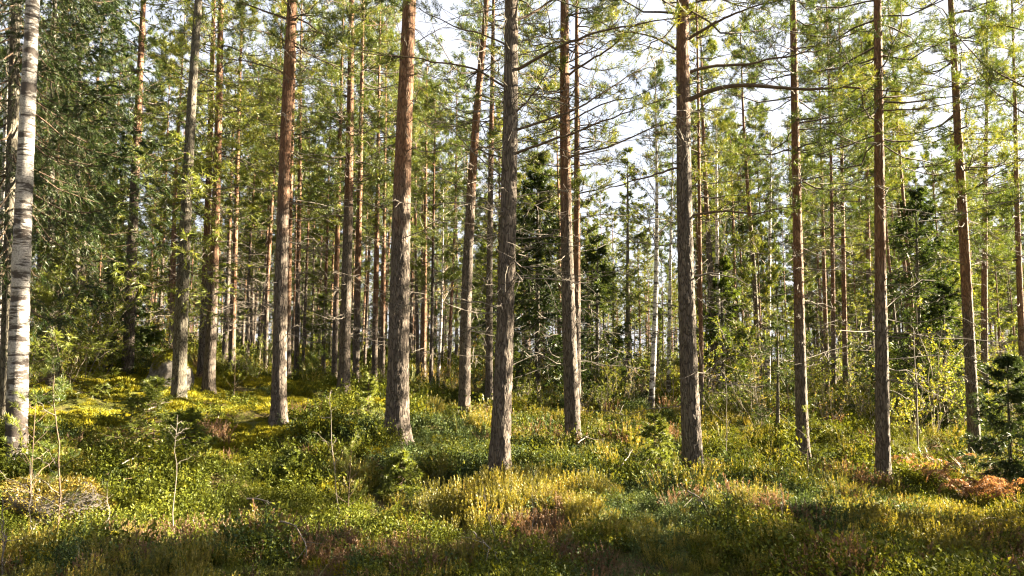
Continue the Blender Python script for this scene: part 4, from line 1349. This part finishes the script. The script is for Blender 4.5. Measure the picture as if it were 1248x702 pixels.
sapling('spruce_sapling', 800, 566, 10.8, 0.95, 0.42, 401, 'bright green spruce sapling left of the foot of the long-limbed pine', M_YOUNG_SUNLIT)
sapling('spruce_sapling', 186, 552, 10.2, 0.95, 0.72, 402, 'broad low spruce sapling in front of the mossy spruce trunk', M_YOUNG_SUNLIT)
sapling('spruce_sapling', 225, 560, 9.6, 0.7, 0.5, 403, 'smaller shaded spruce sapling right of the broad low one', M_SPRUCE)
sapling('spruce_sapling', 448, 512, 14.0, 0.8, 0.32, 404, 'yellow-green spruce sapling beside the lichen-grey pine', M_YOUNG_SUNLIT)
sapling('spruce_sapling', 490, 575, 9.6, 0.5, 0.36, 405, 'flat green spruce sapling before the foot of the thick russet pine', M_YOUNG_SUNLIT)
sapling('pine_sapling', 424, 596, 8.3, 0.75, 0.26, 406, 'small pine sapling with long needles beside the leaning dead stick', M_YOUNG_SUNLIT, 'pine')
sapling('pine_sapling', 984, 562, 12.6, 1.15, 0.45, 407, 'pale young pine at the foot of the knotty red pine', M_YOUNG_SUNLIT, 'pine')
sapling('spruce_sapling', 356, 575, 9.4, 0.42, 0.3, 408, 'little spruce sapling below the orange-topped pine', M_YOUNG_SUNLIT)
sapling('pine_sapling', 40, 560, 7.0, 1.0, 0.45, 409, 'shaded pine sapling over the mossy boulder by the white birch', M_SPRUCE, 'pine')
sapling('pine_sapling', 286, 468, 17.0, 1.0, 0.36, 410, 'sunlit pine sapling right of the brown pine on the slope', M_YOUNG_SUNLIT, 'pine')


def dead_stem(px, py, depth, top, r, seed, label, name='dead_sapling', twigs=7, needles=False, tw=0.42):
    a = at(px, py, depth); b = at(top[0], top[1], depth + 0.05)
    base = np.array([a[0], depth, gz(a[0], depth) - 0.05])
    rng = rng_of(seed)
    root = empty(name, base)
    n = 12
    t = np.linspace(0, 1, n)[:, None]
    P = (b - base) * t
    w = np.cumsum(rng.normal(size=(n, 3)) * 0.012, axis=0); w -= w[:1]
    P = (P + w)[None]
    s = Geo()
    r *= 0.75
    tubes(s, P, (r * np.linspace(1, 0.3, n))[None], 6)
    obj('stem', s.build('stem', M_DEAD if not needles else M_TWIG, True), root)
    g = Geo()
    Q, _ = sub_branches(P, rng, twigs + 4, 0.15, 0.97, tw * 0.8, ang=(0.6, 1.3), n=6)
    tubes(g, Q, np.full((len(Q), 1), r * 0.45) * np.linspace(1, 0.3, 6)[None], 4)
    R, _ = sub_branches(Q, rng, 5, 0.25, 1.0, 0.4, n=4)
    tubes(g, R, np.full((len(R), 1), r * 0.22) * np.linspace(1, 0.4, 4)[None], 3)
    obj('twigs', g.build('twigs', M_DEAD), root)
    if needles:
        l = Geo()
        E = R[rng.random(len(R)) < 0.8]
        bs = np.concatenate([E[:, 0] * (1 - f) + E[:, -1] * f for f in (0.5, 0.8, 1.0)])
        tufts(l, bs, nrm(rng.normal(size=bs.shape) * 0.6 + np.array([0, 0, 0.5])), 0.07, 0.05, 0.004, 20, rng, rng.uniform(0, 0.8, len(bs)))
        obj('needles', l.build('needles', M_PINE), root)
    tag(root, label, 'dead sapling' if not needles else 'sapling')
    return root


dead_stem(72, 640, 6.7, (69, 440), 0.014, 501, 'thin dark leggy pine sapling standing before the ochre mossy boulder', 'pine_sapling', 12, True)
dead_stem(217, 632, 7.0, (216, 500), 0.009, 502, 'bare grey dead sapling with forked side twigs amid the bilberry', twigs=6)
dead_stem(129, 640, 6.6, (131, 570), 0.006, 503, 'short bare stem just right of the ochre mossy boulder', twigs=3)
dead_stem(4, 712, 5.1, (8, 596), 0.009, 504, 'pale bare twig cluster in the bottom left corner', twigs=7)
dead_stem(44, 640, 6.4, (42, 560), 0.006, 505, 'thin shaded dead stem before the ochre mossy boulder', twigs=4)
dead_stem(416, 606, 8.4, (400, 478), 0.010, 506, 'leaning pale dead stick left of the small pine sapling', twigs=6)
dead_stem(604, 672, 6.3, (586, 585), 0.007, 507, 'crooked grey dead stalk in the yellow heather below the many-branched pine', twigs=4)
dead_stem(652, 655, 6.7, (645, 570), 0.006, 508, 'upright thin dead stalk in the pinkish spent heather', twigs=4)
dead_stem(1119, 560, 16.0, (1112, 400), 0.030, 509, 'dead slender standing stem between straight slender pine and tilted pine', twigs=8)
dead_stem(885, 560, 13.5, (886, 440), 0.012, 510, 'thin bare young stem right of the long-limbed pine', twigs=8)
dead_stem(950, 640, 7.6, (953, 590), 0.006, 511, 'short bare twig among the green mound right of centre', twigs=4)

# ------------------------------------------------------------------ boulders
M_ROCK2 = plain_noise('pale_granite', (0.05, 0.045, 0.042), (0.21, 0.19, 0.175), 9, 0.9, 1.0)


def boulder(px, py, depth, size, seed, label, moss, cover, rockmat=M_ROCK, lift=0.0):
    p = at(px, py, depth)
    base = np.array([p[0], depth, gz(p[0], depth) - 0.14 + lift])
    root = empty('boulder', base)
    rng = rng_of(seed)
    nu, nv = 40, 22
    th = np.linspace(0, 2 * math.pi, nu, endpoint=False); ph = np.linspace(-0.35, math.pi / 2 - 0.02, nv)
    tt, pp = np.meshgrid(th, ph)
    D = np.stack([np.cos(tt) * np.cos(pp), np.sin(tt) * np.cos(pp), np.sin(pp)], -1)
    pl = nrm(rng.normal(size=(11, 3)) + np.array([0, 0, 0.35]))
    rr = np.full(D.shape[:-1], 1.3)
    for q in pl:
        c = (D * q).sum(-1)
        rr = np.where(c > 0.2, np.minimum(rr, rng.uniform(0.78, 1.0) / np.maximum(c, 0.2)), rr)
    rr = np.minimum(rr, 1.12) + (vnoise(D * 4 + seed, 2) - 0.5) * 0.12 + (vnoise(D * 11 + seed, 2) - 0.5) * 0.05
    V = D * rr[..., None] * np.array(size)
    idx = np.arange(nu * nv).reshape(nv, nu); nx = np.roll(idx, -1, 1)
    g = Geo(); g.add(V, q=np.stack([idx[:-1], nx[:-1], nx[1:], idx[1:]], -1).reshape(-1, 4))
    g.add([[0, 0, V[-1, :, 2].mean()]])
    g.t.append(np.stack([idx[-1], nx[-1], np.full(nu, nu * nv)], -1)); g.tr.append(np.full(nu, .5, np.float32)); g.tm.append(np.zeros(nu))
    obj('rock', g.build('rock', rockmat, True), root)
    n = 30000
    a = rng.integers(0, nv, n); b = rng.integers(0, nu, n)
    B = V[a, b] + rng.normal(size=(n, 3)) * 0.03
    dd = D[a, b]
    keep = (dd[:, 2] + (vnoise(B * 3 + 5, 9) - 0.5) * 0.9) > cover
    B, dd = B[keep], dd[keep]
    m = Geo()
    blades(m, B - dd * 0.015, nrm(dd + rng.normal(size=dd.shape) * 0.7), rng.uniform(0.02, 0.045, len(B)), rng.uniform(0.008, 0.016, len(B)), rng, np.clip(vnoise(B * 6, 3) + rng.normal(size=len(B)) * 0.15, 0, 1))
    c = obj('moss_cap', m.build('moss_cap', moss), root); c['kind'] = 'stuff'
    tag(root, label, 'boulder')


boulder(207, 470, 17.4, (0.50, 0.42, 0.68), 61, 'grey boulder with yellow moss cap behind the mossy spruce trunk', M_MOSS, 0.62, M_ROCK2, 0.46)
boulder(62, 620, 7.3, (0.62, 0.46, 0.50), 62, 'low boulder under ochre moss in front of the white birch', M_OMOSS, -0.8)
boulder(160, 540, 9.9, (0.2, 0.18, 0.14), 63, 'small brown stone beside the broad low spruce sapling', M_OMOSS, 0.95)

# ------------------------------------------------------------------ bracken on the right
def frond_mesh(seed):
    rng = rng_of(seed)
    g = Geo()
    n = 15
    t = np.linspace(0, 1, n)
    R = np.stack([0.62 * np.sin(t * 1.35), rng.normal() * 0.06 * t ** 2, 0.42 * np.sin(t * 2.5)], -1)
    tubes(g, R[None], (0.004 * np.linspace(1, 0.3, n))[None], 4)
    for i in range(3, n):
        T_ = nrm(R[i] - R[i - 1])
        ln = 0.20 * (1 - (i - 3) / (n - 2)) ** 0.8 + 0.02
        for sgn in (-1, 1):
            D = nrm(T_ * 0.45 + np.array([0, sgn, 0]) + np.array([0, 0, -0.25 + rng.normal() * 0.25]))
            k = 7
            s = np.linspace(0.08, 0.95, k)
            base = R[i] + D * ln * s[:, None]
            base[:, 2] -= 0.25 * ln * s ** 2
            for s2 in (-1, 1):
                d2 = nrm(D * 0.55 + T_ * s2 + rng.normal(size=(k, 3)) * 0.25)
                l = ln * 0.32 * (1.05 - s)
                leaves(g, base, d2, l + 0.006, l * 0.42 + 0.004, rng, rng.uniform(0, 1, k))
    return g.build('frond', M_BRACK)


FR = [frond_mesh(700 + i) for i in range(5)]
rg = rng_of(82)
bx = [(1100, 572), (1112, 566), (1122, 578), (1135, 572), (1165, 590), (1188, 594), (1200, 588), (1210, 600), (1222, 596), (1234, 606), (1244, 602), (1150, 566), (1172, 600), (1195, 604)]
order = sorted(bx)
for i, (px, py) in enumerate(order):
    p = hit(px, py, 0.3) + np.array([rg.normal() * 0.2, rg.normal() * 0.16, 0])
    root = empty('bracken_fern', (p[0], p[1], gz(p[0], p[1]) + 0.10), rg.uniform(0, 6.28))
    for j in range(int(rg.integers(3, 5))):
        o = obj('frond', FR[int(rg.integers(0, 5))], root)
        o.rotation_euler = (rg.normal() * 0.25, rg.uniform(-0.35, 0.25), j * 1.15 + rg.normal() * 0.4)
        s = rg.uniform(0.5, 0.95); o.scale = (s, s, s)
    tag(root, 'dry orange bracken fern, %s from the left in the patch by the tilted pine' % ORD[i], 'fern', 'dry orange ferns')

# ------------------------------------------------------------------ fallen sticks
def stick(pts_px, r, seed, label):
    rng = rng_of(seed)
    W = [hit(x, y, 0.26) + np.array([0, 0, 0.27]) for x, y in pts_px]
    W = np.array(W); base = W[0].copy()
    n = 10
    s = np.linspace(0, len(W) - 1, n)
    P = np.stack([np.interp(s, np.arange(len(W)), W[:, k]) for k in range(3)], -1) - base
    P += np.cumsum(rng.normal(size=P.shape) * 0.006, axis=0)
    root = empty('fallen_stick', base)
    g = Geo(); tubes(g, P[None], (r * np.linspace(1, 0.35, n))[None], 6)
    obj('stick', g.build('stick', M_DEAD, True), root)
    Q, _ = sub_branches(P[None], rng, 4, 0.2, 0.9, 0.4, n=4)
    g = Geo(); tubes(g, Q, np.full((len(Q), 1), r * 0.45) * np.linspace(1, 0.3, 4)[None], 4)
    obj('twigs', g.build('twigs', M_DEAD), root)
    tag(root, label, 'stick')


stick([(300, 610), (318, 611), (334, 616)], 0.012, 1, 'pale curved fallen stick amid the bilberry left of centre')
stick([(342, 637), (362, 644), (374, 664), (378, 684)], 0.008, 2, 'grey fallen branch bending down in the dark heather')
stick([(576, 650), (590, 662), (602, 676)], 0.008, 3, 'short fallen stick below the crooked dead stalk')
stick([(757, 570), (764, 560), (770, 548)], 0.012, 4, 'first short grey stick left of the bright green sapling')
stick([(782, 572), (788, 564), (796, 556)], 0.012, 5, 'second short grey stick touching the bright green sapling')
stick([(704, 540), (712, 534), (720, 530)], 0.012, 6, 'small broken stick at the foot of the twin pines')
stick([(180, 500), (196, 492), (212, 488)], 0.014, 7, 'fallen branch at the foot of the mossy spruce trunk')
stick([(150, 566), (168, 558), (188, 562)], 0.008, 8, 'arched thin fallen twig near the broad low sapling')
stick([(950, 520), (985, 508), (1006, 516)], 0.016, 9, 'dead branch lying left of the pale young pine')
stick([(1180, 640), (1210, 630), (1236, 634)], 0.008, 10, 'thin fallen twig below the orange bracken')
stick([(838, 600), (850, 606), (862, 620)], 0.010, 12, 'fallen stick in the green mound below the long-limbed pine')

# ------------------------------------------------------------------ ground cover
def clump_bilberry(seed, R=0.18, stems=18, nl=16, LL=0.034, hmax=0.26, mat=None):
    rng = rng_of(seed)
    g = Geo()
    a = rng.uniform(0, 6.28, stems); rad = R * np.sqrt(rng.random(stems)) * 0.8
    b = np.stack([np.cos(a) * rad, np.sin(a) * rad, np.full(stems, -0.03)], -1)
    tip = b + np.stack([np.cos(a) * R * 0.5, np.sin(a) * R * 0.5, rng.uniform(0.55, 1.0, stems) * hmax], -1) + rng.normal(size=(stems, 3)) * 0.04
    P = np.stack([b, (b + tip) / 2 + rng.normal(size=b.shape) * 0.012, tip], 1)
    tubes(g, P, np.full((stems, 3), 0.0016), 3, rnd=np.full(stems, 0.0))
    f = rng.uniform(0.35, 1.0, (stems, nl))[..., None]
    base = b[:, None] * (1 - f) + tip[:, None] * f + rng.normal(size=(stems, nl, 3)) * 0.022
    D = nrm(rng.normal(size=(stems, nl, 3)) + np.array([0, 0, 0.25]))
    l = LL * rng.uniform(0.6, 1.25, stems * nl)
    tone = np.clip(np.repeat(rng.uniform(0, 0.5, stems), nl) + rng.uniform(0, 0.5, stems * nl), 0, 1)
    leaves(g, base.reshape(-1, 3), D.reshape(-1, 3), l, l * 0.62, rng, tone, up=1.4)
    return g.build('bilberry_clump', mat or M_BILB)


def clump_heather(seed, mat, R=0.15, stems=26, nb=34, hmax=0.34, L=0.013):
    rng = rng_of(seed)
    g = Geo()
    a = rng.uniform(0, 6.28, stems); rad = R * np.sqrt(rng.random(stems))
    b = np.stack([np.cos(a) * rad * 0.6, np.sin(a) * rad * 0.6, np.full(stems, -0.03)], -1)
    h = rng.uniform(0.5, 1.0, stems) * hmax
    tip = b + np.stack([np.cos(a) * rad * 0.7, np.sin(a) * rad * 0.7, h], -1) + rng.normal(size=(stems, 3)) * 0.025
    P = np.stack([b, (b + tip) / 2 + rng.normal(size=b.shape) * 0.01, tip], 1)
    tubes(g, P, np.full((stems, 1), 0.002) * np.array([[1, 0.8, 0.4]]), 3, rnd=np.full(stems, 0.1))
    f = rng.uniform(0.3, 1.0, (stems, nb))[..., None]
    base = b[:, None] * (1 - f) + tip[:, None] * f
    T_ = nrm(tip - b)
    D = nrm(T_[:, None] + rng.normal(size=(stems, nb, 3)) * 0.42)
    tone = np.clip(np.repeat(rng.uniform(0, 0.55, stems), nb) + 0.45 * f.ravel() * rng.uniform(0.5, 1, stems * nb), 0, 1)
    blades(g, base.reshape(-1, 3), D.reshape(-1, 3), L * rng.uniform(0.8, 1.8, stems * nb), np.full(stems * nb, 0.0075), rng, tone)
    # short side sprigs
    k = 4
    S, _ = sub_branches(P, rng, k, 0.4, 0.95, 0.28, ang=(0.35, 0.7), up=0.4, n=3)
    f = rng.uniform(0, 1, (len(S), 9))[..., None]
    base = S[:, None, 0] * (1 - f) + S[:, None, -1] * f
    T2 = nrm(S[:, -1] - S[:, 0])
    D = nrm(T2[:, None] + rng.normal(size=(len(S), 9, 3)) * 0.4)
    blades(g, base.reshape(-1, 3), D.reshape(-1, 3), L * rng.uniform(0.8, 1.6, len(S) * 9), np.full(len(S) * 9, 0.0065), rng, rng.uniform(0.1, 0.95, len(S) * 9))
    return g.build('heather_clump', mat)


def clump_moss(seed, mat, R=0.16, n=420):
    rng = rng_of(seed)
    g = Geo()
    a = rng.uniform(0, 6.28, n); rad = R * np.sqrt(rng.random(n))
    z = 0.07 * (1 - (rad / R) ** 2) + rng.normal(size=n) * 0.006
    P = np.stack([np.cos(a) * rad, np.sin(a) * rad, z], -1)
    D = nrm(np.stack([np.cos(a) * rad / R, np.sin(a) * rad / R, np.full(n, 0.8)], -1) + rng.normal(size=(n, 3)) * 0.5)
    blades(g, P - D * 0.01, D, rng.uniform(0.025, 0.055, n), rng.uniform(0.008, 0.016, n), rng, rng.uniform(0, 1, n))
    return g.build('moss_clump', mat)


def clump_grass(seed, n=26):
    rng = rng_of(seed)
    g = Geo()
    a = rng.uniform(0, 6.28, n); h = rng.uniform(0.18, 0.42, n)
    t = np.linspace(0, 1, 4)
    out = rng.uniform(0.05, 0.25, n)
    for i in range(n):
        P = np.stack([np.cos(a[i]) * out[i] * t ** 1.6, np.sin(a[i]) * out[i] * t ** 1.6, h[i] * (t - 0.25 * t ** 3)], -1) + rng.normal(size=3) * np.array([0.03, 0.03, 0])
        w = 0.0035 * (1 - t * 0.85)
        s = np.array([-math.sin(a[i]), math.cos(a[i]), 0])
        V = np.stack([P - s * w[:, None], P + s * w[:, None]], 1).reshape(-1, 3)
        q = [[0, 1, 3, 2], [2, 3, 5, 4], [4, 5, 7, 6]]
        g.add(V, q=q, rnd=np.full(3, rng.random()))
    return g.build('grass_clump', M_GRASS)


def clump_litter(seed, n=60):
    rng = rng_of(seed)
    g = Geo()
    P = np.stack([rng.normal(size=n) * 0.12, rng.normal(size=n) * 0.12, rng.uniform(0.0, 0.12, n)], -1)
    D = nrm(np.stack([rng.normal(size=n), rng.normal(size=n), rng.normal(size=n) * 0.25], -1))
    k = n // 2
    leaves(g, P[:k], D[:k], rng.uniform(0.02, 0.05, k), rng.uniform(0.015, 0.03, k), rng, rng.uniform(0, 1, k), up=2)
    Q = np.stack([P[k:], P[k:] + D[k:] * rng.uniform(0.05, 0.25, (n - k, 1))], 1)
    tubes(g, Q, np.full((n - k, 2), 0.0022), 3, rnd=rng.uniform(0, 1, n - k))
    return g.build('litter_clump', M_HEATB)


CL = {
    'bilberry_cover': [clump_bilberry(i) for i in range(4)],
    'lingonberry_cover': [clump_bilberry(20 + i, R=0.17, stems=20, nl=16, LL=0.026, hmax=0.20, mat=M_LING) for i in range(4)],
    'heather_cover': [clump_heather(40 + i, M_HEAT) for i in range(4)],
    'spent_heather_cover': [clump_heather(60 + i, M_HEATB, hmax=0.30) for i in range(4)],
    'moss_cover': [clump_moss(80 + i, M_MOSS) for i in range(3)],
    'grass_cover': [clump_grass(90 + i) for i in range(3)],
    'litter_cover': [clump_litter(95 + i) for i in range(3)],
}
KIND = list(CL)
# places where one kind rules: (pixel x, y, reach in metres, kind, weight)
PATCH = [
    (520, 600, 1.1, 2, 3.5), (580, 610, 1.0, 2, 3.5), (455, 590, 0.8, 2, 1.5), (690, 600, 0.7, 2, 8.0), (630, 595, 0.7, 2, 6), (715, 622, 0.5, 2, 7.0), (750, 640, 0.5, 2, 4), (860, 660, 0.9, 2, 3.0), (940, 660, 0.9, 2, 2.5), (1120, 640, 1.0, 2, 2.5), (1220, 650, 1.0, 2, 2), (560, 680, 0.6, 2, 1.5), (1000, 600, 0.9, 2, 1.8),
    (660, 636, 0.4, 3, 14.0), (700, 640, 0.3, 3, 10), (500, 660, 0.6, 3, 4), (540, 670, 0.5, 3, 3), (440, 680, 0.7, 3, 3), (300, 690, 0.5, 3, 1), (150, 690, 0.5, 3, 0.7), (60, 690, 0.5, 2, 1), (230, 680, 0.7, 2, 1.8), (350, 690, 0.6, 0, 2), (110, 680, 0.6, 2, 2), (1030, 580, 0.9, 3, 1.2), (760, 690, 0.8, 3, 2.0), (1080, 620, 0.6, 3, 2), (1060, 680, 0.6, 3, 1.5),
    (220, 600, 1.1, 0, 4), (330, 600, 0.9, 0, 3), (160, 620, 0.8, 0, 3), (430, 610, 0.7, 0, 4), (450, 640, 0.6, 0, 3), (600, 690, 0.6, 0, 1.5), (300, 560, 1.2, 0, 3),
    (800, 590, 1.2, 1, 3.5), (900, 590, 1.2, 1, 4), (960, 610, 0.9, 1, 3), (850, 620, 0.9, 1, 2), (690, 560, 1.4, 1, 3), (560, 545, 1.3, 1, 3), (520, 520, 1.6, 1, 2.5), (1030, 650, 0.7, 1, 3.0), (1150, 680, 0.7, 1, 2), (780, 640, 0.6, 1, 2),
    (150, 490, 2.2, 4, 6), (100, 470, 2.0, 4, 6), (260, 510, 2.0, 4, 3), (300, 500, 2.0, 4, 3), (230, 470, 2.0, 4, 6), (60, 500, 1.5, 4, 4), (120, 520, 1.2, 4, 3), (190, 520, 1.0, 3, 2), (240, 540, 0.8, 3, 1.5), (660, 530, 1.2, 3, 2), (610, 510, 1.4, 2, 2), (900, 530, 1.0, 2, 2),
    (690, 645, 0.4, 6, 3), (120, 575, 0.4, 6, 4), (860, 560, 0.5, 6, 1.5), (1120, 560, 1.0, 6, 1.5), (170, 540, 0.5, 6, 2),
    (1100, 545, 1.5, 5, 0.4), (1200, 560, 1.5, 5, 0.4), (1080, 550, 1.5, 0, 1.5), (1000, 550, 1.3, 0, 1.5), (1180, 620, 1.0, 0, 1.2),
]
PW = [(hit(px, py), r, k, w) for px, py, r, k, w in PATCH]
rg = rng_of(99)
P_all, S_all = [], []
for d0, d1, per_m2, sc in ((3.2, 8.5, 46, 0.85), (8.5, 13, 30, 1.05), (13, 22, 15, 1.4), (22, 36, 6.0, 1.9), (36, 62, 2.2, 2.8)):
    w_ = 1.15 if d1 < 23 else 0.9
    n = int(w_ * (d1 ** 2 - d0 ** 2) * per_m2)
    dd = np.sqrt(rg.uniform(d0 ** 2, d1 ** 2, n))
    xx = rg.uniform(-w_, w_, n) * dd
    P_all.append(np.stack([xx, dd], -1)); S_all.append(sc * rg.uniform(0.7, 1.25, n))
P_all = np.concatenate(P_all); S_all = np.concatenate(S_all)
foot = []
for t in K.values():
    if t.depth < 20:
        nf = 16
        aa = rg.uniform(0, 6.28, nf); rr = t.r0 + rg.uniform(0.02, 0.35, nf)
        foot.append(np.stack([t.base[0] + np.cos(aa) * rr, t.base[1] + np.sin(aa) * rr], -1))
foot = np.concatenate(foot)
S_all = np.r_[S_all, rg.uniform(0.6, 1.1, len(foot))]
P_all = np.concatenate([P_all, foot])
X, Y = P_all[:, 0], P_all[:, 1]
Wt = np.zeros((len(X), len(KIND)))
nn_ = lambda s, sd: vnoise2(X / s + sd * 7.3, Y / s, sd)
Wt[:, 0] = np.clip(nn_(1.7, 21) - 0.38, 0, 1) * 6 + 0.12
Wt[:, 1] = np.clip(nn_(1.9, 22) - 0.45, 0, 1) * 5 + 0.05
Wt[:, 2] = np.clip(nn_(1.3, 23) - 0.52, 0, 1) * 4 + 0.04 + np.clip((X - 1) * 0.05, 0, 0.2)
Wt[:, 3] = np.clip(nn_(1.1, 24) - 0.6, 0, 1) * 5 + 0.03
Wt[:, 4] = np.clip(nn_(1.8, 25) - 0.52, 0, 1) * 4 + 0.08 + np.clip((Y - 14) / 20, 0, 0.5)
Wt[:, 5] = 0.07 + np.clip((X - 2) / 30, 0, 0.1)
Wt[:, 6] = 0.10 * (nn_(0.8, 27) > 0.55)
for c, r, k, w in PW:
    sc_ = max(1.0, c[1] / 9.0)
    Wt[:, k] += w * np.exp(-((X - c[0]) ** 2 + ((Y - c[1]) * 0.8) ** 2) / (r * sc_ * 0.75) ** 2)
for k in range(len(KIND)):
    Wt[:, k] *= 0.25 + 2.2 * np.clip(vnoise2(X / 0.42 + 13 * k, Y / 0.42, 50 + k) - 0.22, 0, 1)
Wt = Wt ** 1.7
Wt /= Wt.sum(1, keepdims=True)
pick = (np.cumsum(Wt, 1) < rg.random(len(X))[:, None]).sum(1)
Z = ground_z(X, Y)
hum = np.clip(vnoise2(X / 0.8, Y / 0.8 + 40, 31) * 1.3 - 0.15, 0, 1)
for k, nm in enumerate(KIND):
    m = pick == k
    n = int(m.sum())
    if not n:
        continue
    tilt = rg.normal(size=(n, 2)) * 0.14
    s = S_all[m] * (0.35 + 1.3 * hum[m])
    if k in (2, 3):
        s = s * 0.86
    gn_cover(nm, CL[nm], np.stack([X[m], Y[m], Z[m] - 0.01], -1), rg.integers(0, len(CL[nm]), n), np.c_[tilt, rg.uniform(0, 6.28, n)], np.stack([s, s, s * rg.uniform(0.85, 1.15, n)], -1))
print('cover instances', len(X), 'background', len(bgp))
